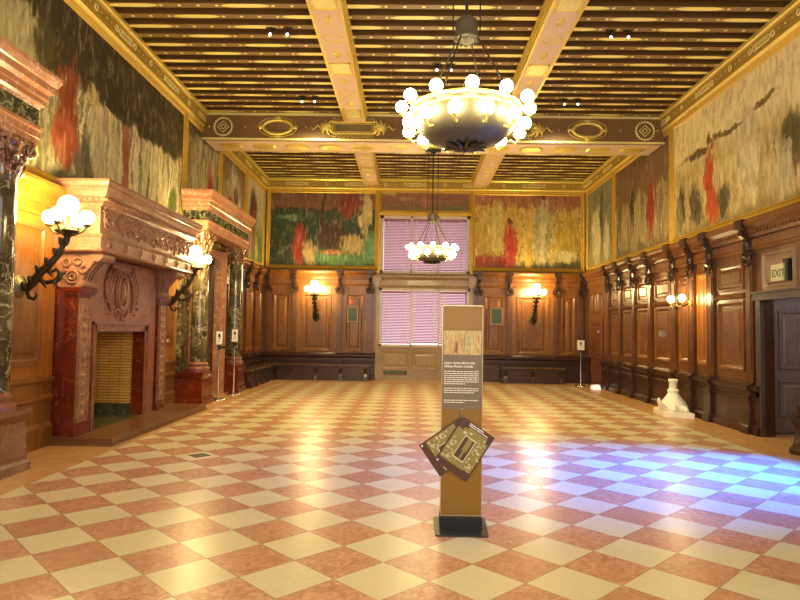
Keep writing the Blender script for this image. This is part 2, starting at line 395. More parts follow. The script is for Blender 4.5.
def cross_beam(nm, y0, y1, ornament):
    zb, zt = 5.46, 6.03
    mb = MB(); mb.box(XL + .01, XR - .01, y0, y1, zb, ZC - .005)
    b = build(nm, mb, BEAM_BROWN, kind='structure')
    m = MB()
    for yy, s in ((y0, -1), (y1, 1)):   # mouldings along the edges
        for z0_, z1_, p in ((5.99, 6.035, .035), (5.46, 5.50, .03)):
            a, c_ = sorted((yy, yy + s * p)); m.box(XL + .01, XR - .01, a, c_, z0_, z1_)
    build('edge_moulding', m, GOLD_PALE, b)
    m = MB(); m.box(XL + .1, XR - .1, y0 + .06, y1 - .06, zb - .015, zb)
    for k in range(13):
        x_ = XL + .55 + k * .725
        m.loft([[(x_ + dx * sc, (y0 + y1) / 2 + dy * sc, zb - .016 - h) for dx, dy in ((-.26, -.1), (-.1, -.2), (.1, -.2), (.26, -.1), (.26, .1), (.1, .2), (-.1, .2), (-.26, .1))] for sc, h in ((1, 0), (.8, .02), (.4, .02))], 1)
    build('underside_panel', m, [PINKISH, GOLD], b)
    if not ornament: return b
    cx = (XL + XR) / 2; yy = y0 - .012; zc = 5.74
    def roundel(x_):
        m = MB(); m.torus((x_, yy, zc), .185, .016, (0, 1, 0), 28, 5)
        for i in range(20):
            th = 2 * PI * i / 20; m.sphere((x_ + .205 * math.cos(th), yy, zc + .205 * math.sin(th)), .014, 5, 4)
        for R in (.12, .055):
            pts = [(x_ + R * math.cos(PI / 2 * i), yy, zc + R * math.sin(PI / 2 * i)) for i in range(5)]
            for p, q in zip(pts, pts[1:]): m.cyl(p, q, .009, n=5)
        build('roundel', m, GOLD_PALE, b)
    def wreath(x_):
        m = MB(); m.torus((x_, yy, zc), .21, .040, (0, 1, 0), 30, 6, sx=1.45, sy=.72)
        m.torus((x_, yy, zc), .27, .009, (0, 1, 0), 34, 4, sx=1.5, sy=.78)
        for i in range(26):
            th = 2 * PI * i / 26; m.sphere((x_ + .31 * math.cos(th), yy - .01, zc + .155 * math.sin(th)), .030 if i % 2 else .022, 6, 4)
        for sx_ in (-1, 1):
            m.sphere((x_ + sx_ * .37, yy, zc), .05, 8, 5, sc=(1.2, .4, .8)); m.sphere((x_, yy, zc + sx_ * .2), .045, 8, 5, sc=(1.6, .4, .7))
        build('oval_wreath', m, GOLD, b)
    def cartouche(x_):
        m = MB(); fr = [(-.44, -.12), (.44, -.12), (.44, .12), (-.44, .12)]
        for i in range(4):
            p, q = fr[i], fr[(i + 1) % 4]; m.cyl((x_ + p[0], yy, zc + p[1]), (x_ + q[0], yy, zc + q[1]), .018, n=6)
            m.cyl((x_ + p[0] * .9, yy, zc + p[1] * .7), (x_ + q[0] * .9, yy, zc + q[1] * .7), .008, n=5)
        for k in range(9):
            m.torus((x_ - .4 + k * .1, yy, zc - .17), .035, .009, (0, 1, 0), 10, 4); m.torus((x_ - .4 + k * .1, yy, zc + .17), .035, .009, (0, 1, 0), 10, 4)
        m.box(x_ - .38, x_ + .38, yy - .002, yy + .006, zc - .075, zc + .075, 1)
        build('framed_tablet', m, [GOLD, flat('tablet_olive', (.16, .12, .04), .5)], b)
        for s_ in (-1, 1):
            m = MB()
            for j in range(9):   # curling leaf scrolls
                a0 = -1.2 + j * .3; L_ = .26 - .05 * abs(a0); pts = []
                for t in range(7):
                    u = t / 6; an = a0 + (.9 * u * u if j % 2 else -.9 * u * u); pts.append((x_ + s_ * (.47 + L_ * u * math.cos(an)), yy - .02 * math.sin(PI * u), zc + L_ * .72 * u * math.sin(an)))
                m.tube(pts, [.02, .032, .038, .034, .03, .03, .012], 6)
            m.sphere((x_ + s_ * .52, yy, zc), .06, 8, 6, sc=(1, .5, 1.2))
            m.tube([(x_ + s_ * (.7 + .05 * t), yy, zc + .05 * math.sin(t * 1.6)) for t in range(5)], [.02, .018, .014, .01, .005], 5)
            build('leaf_scroll', m, GOLD, b)
    for s_ in (-1, 1):
        roundel(cx + s_ * 4.42 + (.04 if s_ > 0 else 0)); wreath(cx + s_ * 3.24 + .02 * s_); cartouche(cx + s_ * 1.66)
    m = MB()
    for s_ in (-1, 1):
        for q in (3.95, 2.66, 4.72): m.sphere((cx + s_ * q, yy, zc), .022, 6, 5)
    build('boss', m, GOLD, b)
    wreath(cx)
    return b
cross_beam('ceiling_beam', 12.85, 13.64, True)
cross_beam('ceiling_beam', 4.5, 5.3, True)
def long_beam(x0, x1, y0, y1, cool=False):
    zb = 5.86; mb = MB(); mb.box(x0, x1, y0, y1, zb, 6.06)
    b = build('longitudinal_beam', mb, PINKISH, kind='structure')
    m = MB()
    for xx, s in ((x0, -1), (x1, 1)):
        for q, (za, zb_) in enumerate(((zb - .004, zb + .035), (zb + .07, zb + .10), (zb + .15, zb + .19))):
            a, c_ = sorted((xx - s * (.02 if q == 0 else 0), xx + s * (.018 + .018 * q))); m.box(a, c_, y0, y1, za, zb_)
    build('edge_moulding', m, GOLD, b)
    L = y1 - y0; k = int(L / 1.05); cx = (x0 + x1) / 2
    m = MB()
    for i in range(k):
        y = y0 + (i + .5) * L / k; zz = zb - .003
        if i % 2 == 0:
            m.box(cx - .15, cx + .15, y - .21, y + .21, zb - .008, zb, 1)
            for (a, c_, d, e) in ((-.17, .17, -.23, -.2), (-.17, .17, .2, .23), (-.17, -.14, -.23, .23), (.14, .17, -.23, .23)): m.box(cx + a, cx + c_, y + d, y + e, zb - .018, zb)
        else:
            m.torus((cx, y, zz), .13, .012, (0, 0, 1), 22, 5, sx=.8, sy=1.1)
        for yy in (y + L / k / 2 - .1, y + L / k / 2 + .1): m.sphere((cx, yy, zz), .035, 6, 4, sc=(1, 1, .3))
        m.loft([[(cx + dx * s, y + L / k / 2 + dy * s, zb - h) for dx, dy in ((-.08, 0), (0, -.06), (.08, 0), (0, .06))] for s, h in ((1, 0), (.5, .015))])
    build('gilt_ornament', m, [GOLD, GOLD_PALE], b)
for y0, y1 in ((YF, 4.5), (5.3, 12.85), (13.64, YB - .16)):
    for x0, x1 in ((-1.43, -1.0), (1.84, 2.28)): long_beam(x0, x1, y0, y1)

# gilded cornice under the ceiling
CP = [(0, 5.70), (.05, 5.70), (.06, 5.74), (.10, 5.76), (.10, 5.80), (.115, 5.80), (.115, 5.96), (.15, 5.98), (.17, 6.03), (.17, 6.06), (0, 6.06)]
CORN = flat('cornice_olive_gilding', (.46, .31, .06), .42, .35, .25, 16, .3)
def cornice(W, nm, a0, a1):
    mb = MB()
    n_ = len(CP); lo = [[W.P(a, d, z) for d, z in CP] for a in (a0, a1)]
    W.run(mb, a0, a1, CP, 0)
    W.run(mb, a0, a1, [(.15, 5.975), (.175, 6.0), (.175, 6.06), (.14, 6.06)], 1)
    W.run(mb, a0, a1, [(.05, 5.70), (.075, 5.73), (.105, 5.765), (.05, 5.765)], 1)
    o = build(nm, mb, [CORN, GOLD], kind='structure')
    m = MB(); L = a1 - a0; k = max(1, round(L / .30))
    ax = W.P(0, 1, 0) - W.P(0, 0, 0)
    for i in range(k):
        a = a0 + (i + .5) * L / k
        if i % 6 == 3:
            c0, c1 = a - .2, a + .2
            for (p, q) in (((c0, 5.835), (c1, 5.835)), ((c1, 5.835), (c1 + .04, 5.88)), ((c1 + .04, 5.88), (c1, 5.925)), ((c1, 5.925), (c0, 5.925)), ((c0, 5.925), (c0 - .04, 5.88)), ((c0 - .04, 5.88), (c0, 5.835))):
                m.cyl(W.P(p[0], .118, p[1]), W.P(q[0], .118, q[1]), .010, n=5)
            for z in (5.86, 5.895): m.cyl(W.P(c0 + .03, .118, z), W.P(c1 - .03, .118, z), .007, n=5)
        elif i % 2 == 0: m.torus(W.P(a, .118, 5.88), .042, .011, ax, 14, 5)
        else: m.sphere(W.P(a, .116, 5.88), .014, 6, 4)
        m.sphere(W.P(a + .14, .116, 5.88), .011, 5, 4)
    build('gilt_ornament', m, GOLD_PALE, o)
cornice(WL, 'trim_1', YF, YB); cornice(WR, 'trim_2', YF, YB); cornice(WB, 'trim_3', XL, XR)
#PART2
# ------------------------------------------------------------------ wood panelling
ZW = 3.28
CAPW = [(0, 3.0), (.09, 3.0), (.10, 3.06), (.13, 3.09), (.13, 3.12), (.20, 3.17), (.22, 3.21), (.22, 3.25), (.17, 3.28), (0, 3.28)]
DADO = [(0, 0), (.14, 0), (.14, .10), (.115, .13), (.105, .15), (.105, .50), (.12, .52), (.12, .55), (.10, .57), (.10, .64), (.13, .66), (.15, .69), (.15, .73), (.08, .75), (.05, .79), (0, .80)]
def panelling(W, wall, a0, a1, pil, specials=(), narrow=(), cap=True, dado=True, holes=()):
    """cap cornice, frieze, dado and, between pilaster centres, panels"""
    def segs(z0, z1):
        cur = a0; out = []
        for h0, h1, hz0, hz1 in sorted(holes):
            if hz0 < z1 and hz1 > z0:
                if h0 > cur: out.append((cur, h0))
                cur = h1
        if cur < a1: out.append((cur, a1))
        return out
    m = MB()
    for s0, s1 in segs(.8, 2.1): W.box(m, s0, s1, 0, .03, .75, 2.1)
    for s0, s1 in segs(2.1, 3.0): W.box(m, s0, s1, 0, .03, 2.1, 3.02)
    build('backing_boards', m, W_MID, wall)
    m = MB()
    for s0, s1 in segs(2.75, 3.28): W.run(m, s0, s1, CAPW); W.run(m, s0, s1, [(.03, 2.80), (.06, 2.80), (.075, 2.84), (.06, 2.86), (.06, 2.98), (.03, 2.98)])
    for s0, s1 in segs(3.0, 3.28):
        L = s1 - s0; k = int(L / .09)
        for i in range(k): W.box(m, s0 + i * L / k, s0 + i * L / k + .05, .10, .135, 3.055, 3.10)
    if cap: build('crown_moulding', m, W_MID, wall)
    if dado:
        m = MB()
        for s0, s1 in segs(0, .8): W.run(m, s0, s1, DADO)
        build('dado', m, W_DADO, wall)
def pilaster(W, wall, a, w=.20, z0=.0, z1=3.0, bracket=True, mat=None):
    m = MB()
    W.box(m, a - w / 2, a + w / 2, .03, .085, z0 + .78 if z0 < .5 else z0, 2.72)
    W.box(m, a - w / 2 + .04, a + w / 2 - .04, .085, .10, .95, 2.5)
    W.box(m, a - w / 2 - .015, a + w / 2 + .015, .03, .10, .78, .88)
    o = build('pilaster', m, mat or W_PIL, wall)
    m = MB()   # projecting pedestal in the dado
    W.run(m, a - w / 2 - .015, a + w / 2 + .015, [(.0, 0), (.19, 0), (.19, .10), (.165, .14), (.155, .35), (.160, .50), (.175, .52), (.175, .55), (.155, .57), (.155, .64), (.185, .66), (.20, .69), (.20, .73), (.12, .76), (0, .79)])
    build('pedestal', m, W_DADO, o)
    if bracket:
        m = MB()   # carved scroll bracket with leaf and volutes carrying the frieze
        pr = [(.03, 2.62), (.12, 2.66), (.17, 2.72), (.15, 2.78), (.10, 2.82), (.11, 2.90), (.16, 2.98), (.22, 3.03), (.22, 3.12), (.03, 3.12)]
        W.run(m, a - .045, a + .045, pr)
        W.box(m, a - w / 2 - .03, a + w / 2 + .03, .03, .13, 2.72, 2.76)
        W.box(m, a - w / 2 - .01, a + w / 2 + .01, .03, .25, 3.14, 3.28)
        al = (W.P(1, 0, 0) - W.P(0, 0, 0))
        for s in (-1, 1):
            m.torus(W.P(a + s * .09, .13, 2.67), .038, .017, W.P(0, 1, 0) - W.P(0, 0, 0), 12, 6)
            m.sphere(W.P(a + s * .09, .13, 2.67), .022, 8, 5)
            for q in range(3): m.sphere(W.P(a + s * (.02 + .03 * q), .135, 2.60 - .02 * q + .03 * (q == 2)), .026, 7, 5)
        for q in range(5): m.sphere(W.P(a, .15, 2.80 + .055 * q), .030 - .002 * q, 7, 5)
        build('carved_bracket', m, W_DADO, o)
    return o
def tall_panel(W, wall, a0, a1, upper=True, z1=2.06, z0=.92, mat=None, um=None):
    m = MB(); W.panel(m, a0, a1, z0, z1, .03, .09, .035)
    o = build('tall_panel', m, mat or W_MID, wall)
    if upper:
        W2 = W; m = MB(); W.panel(m, a0, a1, 2.22, 2.66, .03, .07, .035)
        build('upper_panel', m, um or W_MID, wall)
        m = MB(); W.run(m, a0 - .04, a1 + .04, [(.03, 2.09), (.085, 2.09), (.10, 2.13), (.07, 2.17), (.03, 2.17)]); build('ledge_moulding', m, W_MID, wall)

# right wall
pr_ = [9.62, 10.85, 11.58, 12.36, 13.58, 14.55, 15.5, 16.4]
panelling(WR, wr, 1.0, YB, pr_, holes=[(8.04, 9.34, 0, 2.10), (16.92, 18.12, 0, 1.92), (5.9, 7.8, .9, 2.7)])
for a in pr_ + [18.42]: pilaster(WR, wr, a, .2 if a < 18 else .16)
for a in (7.7,): pilaster(WR, wr, a, .2)
for a0, a1 in zip(pr_, pr_[1:]):
    w = a1 - a0; ins = .2 if w > 1 else .17
    if 10.9 < (a0 + a1) / 2 < 12.3: tall_panel(WR, wr, a0 + ins, a1 - ins, False, 2.6, .95, W_LIGHT if a0 < 11 else W_MID)
    else: tall_panel(WR, wr, a0 + ins, a1 - ins)
m = MB(); WR.panel(m, 17.0, 17.5, 2.05, 2.62, .03, .06, .03); WR.panel(m, 17.55, 18.05, 2.05, 2.62, .03, .06, .03); build('overdoor_panel', m, W_MID, wr)
m = MB(); WR.panel(m, 8.52, 9.30, 2.16, 2.72, .03, .06, .04); build('overdoor_panel', m, W_GREY, wr)
m = MB(); WR.box(m, 7.98, 9.40, 0, .16, 2.02, 2.12); WR.box(m, 9.29, 9.42, .04, .10, 0, 2.02); WR.box(m, 7.98, 8.11, .04, .10, 0, 2.02); WR.box(m, 7.98, 9.42, 0, .19, 2.12, 2.15)
build('door_casing', m, wood('casing_wood', (.030, .020, .013), (.075, .052, .036), .45), wr)
m = MB(); WR.box(m, 9.285, 9.42, -.102, .04, 0, 2.02); WR.box(m, 7.98, 8.115, -.102, .04, 0, 2.02); build('door_reveal', m, W_DADO, wr)
m = MB(); WR.box(m, 16.9, 18.14, 0, .06, 1.87, 2.1); build('door_lintel', m, W_MID, wr)
# passage beyond the doorway, door leaf standing open
m = MB(); m.box(XR + .1, 7.4, 10.2, 10.3, 0, 2.6); m.box(7.3, 7.4, 7.95, 10.2, 0, 2.6); m.box(XR + .1, 7.4, 7.9, 7.95, 0, 2.6); m.box(XR + .1, 7.4, 7.95, 10.2, 2.6, 2.7)
build('wall_passage', m, flat('passage_plaster', (.30, .27, .27), .7), kind='structure')
m = MB(); m.box(5.48, 6.42, 9.60, 9.65, .02, 2.02)
for z0, z1 in ((.25, .82), (.98, 1.88)):
    L = lambda i, d: [(5.66 + i, 9.60 - d, z0 + i), (6.32 - i, 9.60 - d, z0 + i), (6.32 - i, 9.60 - d, z1 - i), (5.66 + i, 9.60 - d, z1 - i)]
    m.loft([L(0, 0), L(.01, .022), L(.03, .022), L(.045, .001), L(.08, .001), L(.10, .012)], cap0=False)
d1 = build('door_1', m, GREYDOOR, kind='structure')
m = MB(); m.sphere((6.34, 9.55, 1.0), .035); m.cyl((6.34, 9.60, 1.0), (6.34, 9.55, 1.0), .014); build('door_knob', m, GOLD, d1)
# far door in the right wall
m = MB(); WR.box(m, 16.97, 18.07, 0, .05, 0, 1.87); WR.panel(m, 17.05, 17.99, .1, .8, .05, .06, .02); WR.panel(m, 17.05, 17.99, .92, 1.78, .05, .06, .02)
d2 = build('door_2', m, wood('reddish_door', (.09, .022, .005), (.20, .060, .012)), kind='structure')
m = MB(); m.sphere(WR.P(17.1, .11, 1.52), .05, 12, 8); m.cyl(WR.P(17.1, .04, 1.52), WR.P(17.1, .11, 1.52), .015); build('door_knob', m, CHROME, d2)

# back wall
panelling(WB, wb, XL, XR, [], holes=[(-1.02, 1.88, 0, 3.3)])
for a in (-4.28, -3.48, -2.12, 2.98, 4.38): pilaster(WB, wb, a, .16)
for a in (-1.2, 2.06, 5.12): pilaster(WB, wb, a, .16)
for a0, a1 in ((-4.12, -3.60), (-3.28, -2.38) if False else (-3.26, -2.36), (-1.95, -1.38), (2.22, 2.82), (3.2, 4.16), (4.54, 4.96)):
    tall_panel(WB, wb, a0, a1, False, 2.56, .82)
# left wall beyond and before the marble pieces
panelling(WL, wl, 14.9, YB, [])
for a in (15.55, 16.6, 17.6): pilaster(WL, wl, a, .16)
for a0, a1 in ((15.0, 15.4), (15.7, 16.45), (16.75, 17.45), (17.75, 18.35)): tall_panel(WL, wl, a0, a1, False, 2.56, .85)
for s0, s1 in ((6.45, 7.7), (10.8, 11.75), (-.9, 3.1)):
    m = MB(); WL.box(m, s0, s1, 0, .03, 0, 3.02); build('backing_boards', m, W_LIGHT if s0 > 5 else W_MID, wl)
    m = MB(); WL.run(m, s0, s1, [(d, z - .06) for d, z in CAPW]); WL.run(m, s0, s1, [(.03, 2.80), (.06, 2.80), (.075, 2.84), (.06, 2.86), (.06, 2.98), (.03, 2.98)]); build('crown_moulding', m, W_LIGHT if s0 > 5 else W_MID, wl)
    m = MB(); WL.run(m, s0, s1, [(0, 0), (.07, 0), (.07, .25), (.04, .3), (.04, .55), (.07, .58), (.07, .61), (.04, .64), (.04, .78), (.07, .81), (.07, .85), (0, .88)]); build('dado', m, W_MID, wl)
m = MB(); WL.panel(m, 6.6, 7.42, 1.0, 2.68, .03, .09, .03); build('tall_panel', m, W_MID, wl)
m = MB(); WL.panel(m, 10.95, 11.6, 1.15, 2.68, .03, .09, .03); build('tall_panel', m, W_MID, wl)
for a in (6.60,): 
    m = MB(); WL.box(m, a - .03, a + .03, .03, .07, 0, 2.8); build('corner_strip', m, W_MID, wl)

# ------------------------------------------------------------------ back windows with blinds
m = MB()
y0, y1 = YB + .02, YB + .14
for a, b_, c_, d_ in ((-.93, -.83, 3.2, 4.98), (1.70, 1.80, 3.2, 4.98), (-.93, 1.8, 4.88, 4.98), (-.93, 1.8, 3.2, 3.28), (.0, .05, 3.2, 4.98), (.80, .85, 3.2, 4.98)): m.box(a, b_, y0, y1, c_, d_)
w1 = build('window_1', m, flat('window_paint', (.60, .52, .40), .4), kind='structure')
m = MB(); m.box(-.83, 1.70, YB + .10, YB + .108, 3.28, 4.88)
gm = NT('window_glass'); gm.b.inputs['Transmission Weight'].default_value = 1; gm.b.inputs['IOR'].default_value = 1.0; GLASS = gm.set((.95, .95, 1), .0)
build('window_pane', m, GLASS, w1)
m = MB()
for a, b_, c_, d_ in ((-.93, -.86, 1.0, 2.76), (1.73, 1.80, 1.0, 2.76), (-.93, 1.8, 2.68, 2.76), (-.93, 1.8, 1.0, 1.06), (.02, .06, 1.0, 2.76), (.85, .89, 1.0, 2.76)): m.box(a, b_, y0, y1, c_, d_)
w2 = build('window_2', m, bpy.data.materials['window_paint'], kind='structure')
m = MB(); m.box(-.86, 1.73, YB + .10, YB + .108, 1.06, 2.68); build('window_pane', m, GLASS, w2)
# transom entablature between the windows, carved scroll ends, oak panel below
m = MB(); WB.run(m, -1.0, 1.86, [(-.15, 2.76), (.10, 2.76), (.11, 2.80), (.08, 2.83), (.08, 3.00), (.12, 3.03), (.17, 3.08), (.17, 3.13), (.06, 3.17), (.06, 3.20), (-.15, 3.20)])
for s0 in (-1.0, 1.86):
    m.cyl((s0, YB - .15, 3.02), (s0, YB - .02, 3.02), .13, n=20); m.cyl((s0, YB - .13, 2.86), (s0, YB - .02, 2.86), .09, n=16)
build('trim_4', m, W_GREY, kind='structure')
m = MB(); m.box(-1.02, -.93, YB - .06, YB + .02, .0, 2.76); m.box(1.80, 1.88, YB - .06, YB + .02, 0, 2.76); build('trim_6', m, W_GREY, kind='structure')
m = MB(); m.box(-1.02, -.93, YB - .04, YB + .02, 3.2, 5.05); m.box(1.80, 1.88, YB - .04, YB + .02, 3.2, 5.05); m.box(-.93, 1.8, YB - .04, YB + .04, 4.96, 5.05)
build('trim_5', m, GOLD_DULL, kind='structure')
m = MB(); WB.box(m, -.93, 1.80, 0, .05, 0, 1.0); WB.box(m, -.93, 1.80, .05, .08, .94, 1.0); WB.box(m, -.93, 1.8, .05, .08, 0, .1)
for a0, a1 in ((-.84, 0), (.06, .86), (.92, 1.72)): WB.panel(m, a0, a1, .30, .88, .05, .08, .02)
pb = build('window_panelling', m, W_GREY, wb)
m = MB(); WB.box(m, -.76, -.08, .045, .065, .16, .27); 
for k in range(3): WB.box(m, -.73, -.11, .065, .072, .175 + .03 * k, .19 + .03 * k, 1)
o = build('vent_grille', m, [BLACK, BRONZE_LT]); tag(o, 'dark slotted vent grille in the panelling below the far window', 'vent')
BL = NT('blind_slats'); o_ = BL.obj(); x, y, z = BL.xyz(o_)
BL.b.inputs['Subsurface Weight'].default_value = 0
tr = BL.n('ShaderNodeBsdfTranslucent'); tr.inputs[0].default_value = (.60, .33, .36, 1)
mx = BL.n('ShaderNodeMixShader'); mx.inputs[0].default_value = .5; BL.l(BL.b.outputs[0], mx.inputs[1]); BL.l(tr.outputs[0], mx.inputs[2])
BL.l(mx.outputs[0], BL.t.nodes['Material Output'].inputs[0])
BLM = BL.set((.42, .22, .22), .5)
TAPE = flat('blind_tape', (.80, .66, .66), .6)
def blind(x0, x1, z0, z1, label):
    t = thing('venetian_blind', label, 'blind', ((x0 + x1) / 2, YB + .05, z0), group=None)
    m = MB(); n = int((z1 - z0) / .047)
    for i in range(n):
        z = z0 + .03 + i * .047; p = [(YB + .046, z + .018), (YB + .07, z - .020)]
        m.add([(x0, p[0][0], p[0][1]), (x1, p[0][0], p[0][1]), (x1, p[1][0], p[1][1]), (x0, p[1][0], p[1][1]), (x0, p[0][0] + .003, p[0][1]), (x1, p[0][0] + .003, p[0][1]), (x1, p[1][0] + .003, p[1][1]), (x0, p[1][0] + .003, p[1][1])],
              [(0, 1, 2, 3), (7, 6, 5, 4), (0, 4, 5, 1), (3, 2, 6, 7)])
    build('slats', m, BLM, t)
    m = MB(); m.box(x0, x1, YB + .03, YB + .08, z1 - .04, z1); build('head_rail', m, BLM, t)
    m = MB(); m.box(x0, x1, YB + .04, YB + .075, z0, z0 + .02); build('bottom_rail', m, BLM, t)
    for f in (.16, .84):
        m = MB(); xx = x0 + f * (x1 - x0); m.box(xx - .012, xx + .012, YB + .036, YB + .040, z0, z1); build('ladder_tape', m, TAPE, t)
for i, (a, b_) in enumerate(((-.82, .0), (.05, .80), (.85, 1.69))):
    blind(a, b_, 3.29, 4.87, 'closed mauve venetian blind in the %s bay of the upper window' % ('left', 'middle', 'right')[i])
for i, (a, b_, zb) in enumerate(((-.85, .02, 1.08), (.06, .85, 1.11), (.89, 1.72, 1.08))):
    blind(a, b_, zb, 2.67, ('closed mauve venetian blind at the left of the lower window', 'mauve venetian blind in the middle of the lower window, not fully lowered', 'mauve venetian blind right of the lower window, partly behind the information stand')[i])

# ------------------------------------------------------------------ murals: loose painted colour masses, gilt frames
def mural_mat(name, asp, grad, blobs, streak=(8, .9), sk=.5, vr=(0, .62), cols=None, seed=0.0, dark=None):
    n = NT(name); u0 = n.uv(); uu = n.vm('MULTIPLY', u0, (asp, 1, 1)); uu = n.vm('ADD', uu, (seed, seed * .7, 0))
    d = n.noise(uu, 2.6, 4, .6, .65, True); d2 = n.noise(uu, 14, 3, .8, .6, True); edge_ = n.noise(n.scl(uu, (20, 6, 1)), 1, 4, 1.0, .65)
    w = n.vm('ADD', n.vm('SCALE', n.vm('SUBTRACT', d, (.5, .5, .5)), .20), n.vm('SCALE', n.vm('SUBTRACT', d2, (.5, .5, .5)), .07))
    q = n.vm('ADD', u0, n.vm('MULTIPLY', w, (1 / asp, 1, 0))); x, y, z = n.xyz(q)
    c = n.ramp(y, grad)
    brush = n.noise(n.scl(uu, (7, 5, 1)), 1, 5, 1.5, .65)
    c = n.mix(n.ma('MULTIPLY', n.band(brush, .62, .07, .06), .35), c, srgb(150, 130, 90))
    if cols:
        fu = n.noise(n.scl(n.vm('ADD', uu, n.vm('SCALE', w, 1.0)), (streak[0], streak[1], 1)), 1, 3, .4, .5)
        sc_ = n.ramp(fu, cols)
        top = n.noise(n.scl(uu, (streak[0] * .55, .01, 1)), 1, 2); yy = n.ma('ADD', y, n.ma('MULTIPLY', n.ma('SUBTRACT', top, .5), .30))
        msk = n.ma('MULTIPLY', n.ma('DIVIDE', n.ma('SUBTRACT', vr[1], yy), .05, clamp=True), n.ma('DIVIDE', n.ma('SUBTRACT', yy, vr[0]), .06, clamp=True))
        c = n.mix(n.ma('MULTIPLY', msk, sk), c, sc_)
    for (bu, bv, ru, rv, col) in blobs:
        e = n.ma('ADD', n.ma('POWER', n.ma('DIVIDE', n.ma('SUBTRACT', x, bu), ru), 2.0), n.ma('POWER', n.ma('DIVIDE', n.ma('SUBTRACT', y, bv), rv), 2.0))
        mk = n.ma('MULTIPLY', n.ma('ADD', n.ma('SUBTRACT', 1.0, e), n.ma('MULTIPLY', n.ma('SUBTRACT', edge_, .5), 2.4)), 1.6, clamp=True)
        c = n.mix(mk, c, n.mix(n.ma('MULTIPLY', n.ma('SUBTRACT', edge_, .42, clamp=True), 2.5, clamp=True), tuple(v * .62 for v in col), tuple(min(1, v * 1.15) for v in col)))
    tone = n.noise(n.scl(uu, (26, 6, 1)), 1, 4, .8, .6)
    c = n.mix(n.ma('MULTIPLY', n.ma('SUBTRACT', .56, tone, clamp=True), 2.2, clamp=True), c, n.mix(1.0, c, (.42, .38, .30), 'MULTIPLY'))
    c = n.mix(n.ma('MULTIPLY', n.ma('SUBTRACT', tone, .55, clamp=True), 1.6, clamp=True), c, srgb(236, 222, 170))
    return n.set(c, .55)
def mural(W, a0, a1, z0, z1, mat, label, flip=False, fw=.10):
    A = W.P(a0, 0, z0); t = thing('mural', label, 'mural', tuple(W.P((a0 + a1) / 2, 0, z0)))
    me = MB(); W.box(me, a0 + fw, a1 - fw, .02, .045, z0 + fw, z1 - fw)
    o = build('canvas', me, mat, t); uvl = o.data.uv_layers.new(name='UVMap')
    for L in o.data.loops:
        co = o.data.vertices[L.vertex_index].co + wloc(o)
        a = co.y if W is not WB else co.x
        u = (a - a0) / (a1 - a0); uvl.data[L.index].uv = ((1 - u) if flip else u, (co.z - z0) / (z1 - z0))
    m = MB()
    def L(i, d): return [W.P(a0 + i, d, z0 + i), W.P(a1 - i, d, z0 + i), W.P(a1 - i, d, z1 - i), W.P(a0 + i, d, z1 - i)]
    m.loft([L(0, .0), L(.0, .07), L(.015, .085), L(.035, .075), L(fw * .62, .06), L(fw * .78, .075), L(fw * .92, .065), L(fw + .012, .045)], cap0=False, cap1=False)
    build('gilt_frame', m, GOLD_DULL, t)
    return t
S = srgb
cr_ = [(.25, S(70, 70, 40)), (.36, S(150, 144, 88)), (.46, S(236, 226, 170)), (.54, S(120, 118, 78)), (.64, S(244, 236, 190)), (.78, S(150, 158, 96))]
# left wall, long one above the fireplace (u runs away from the viewer)
mural(WL, 1.5, 11.9, 3.235, 5.72, mural_mat('mural_long_procession', 4.3,
      [(0, S(120, 116, 70)), (.18, S(90, 84, 52)), (.6, S(62, 54, 34)), (1, S(56, 48, 32))],
      [(.605, .40, .030, .30, S(164, 76, 40)), (.60, .24, .034, .16, S(196, 96, 56)), (.655, .2, .02, .2, S(112, 112, 84)), (.765, .30, .014, .26, S(190, 100, 76)), (.60, .02, .08, .10, S(118, 116, 76)), (.95, .2, .025, .16, S(88, 116, 44)), (.685, .36, .011, .26, S(226, 214, 160)), (.735, .34, .010, .24, S(214, 206, 150)), (.80, .32, .012, .25, S(238, 230, 184)), (.83, .36, .011, .24, S(230, 222, 170)), (.87, .3, .013, .25, S(236, 230, 180)), (.912, .27, .011, .22, S(222, 216, 160)), (.66, .58, .018, .08, S(226, 204, 130)), (.70, .5, .012, .10, S(214, 190, 150)), (.72, .62, .05, .05, S(60, 54, 36)), (.50, .62, .05, .20, S(200, 190, 140)), (.55, .66, .02, .16, S(96, 88, 50)), (.86, .62, .1, .08, S(66, 60, 40))],
      streak=(9, .7), sk=.92, vr=(.02, .60), cols=cr_, seed=1.3), 'long dark mural of pale draped forms above the fireplace')
mural(WL, 11.9, 14.15, 3.3, 5.72, mural_mat('mural_panel_b', .93,
      [(0, S(120, 120, 80)), (.5, S(110, 104, 76)), (1, S(80, 66, 50))],
      [(.25, .45, .10, .36, S(216, 206, 160)), (.22, .75, .06, .12, S(190, 170, 120)), (.68, .42, .12, .32, S(188, 60, 48)), (.9, .5, .05, .4, S(120, 130, 96))], streak=(8, .9), sk=.6, vr=(0, .9), cols=cr_, seed=4.1), 'narrow mural with one pale and one red patch over the second marble doorcase')
mural(WL, 14.15, 16.4, 3.3, 5.72, mural_mat('mural_panel_c', .93,
      [(0, S(176, 160, 110)), (.5, S(160, 146, 104)), (1, S(112, 84, 54))],
      [(.5, .45, .34, .50, S(228, 220, 180)), (.35, .42, .16, .22, S(178, 56, 50)), (.6, .62, .12, .12, S(130, 50, 44))], sk=0, seed=6.6), 'mural with large pale oval, third from the viewer on the left wall')
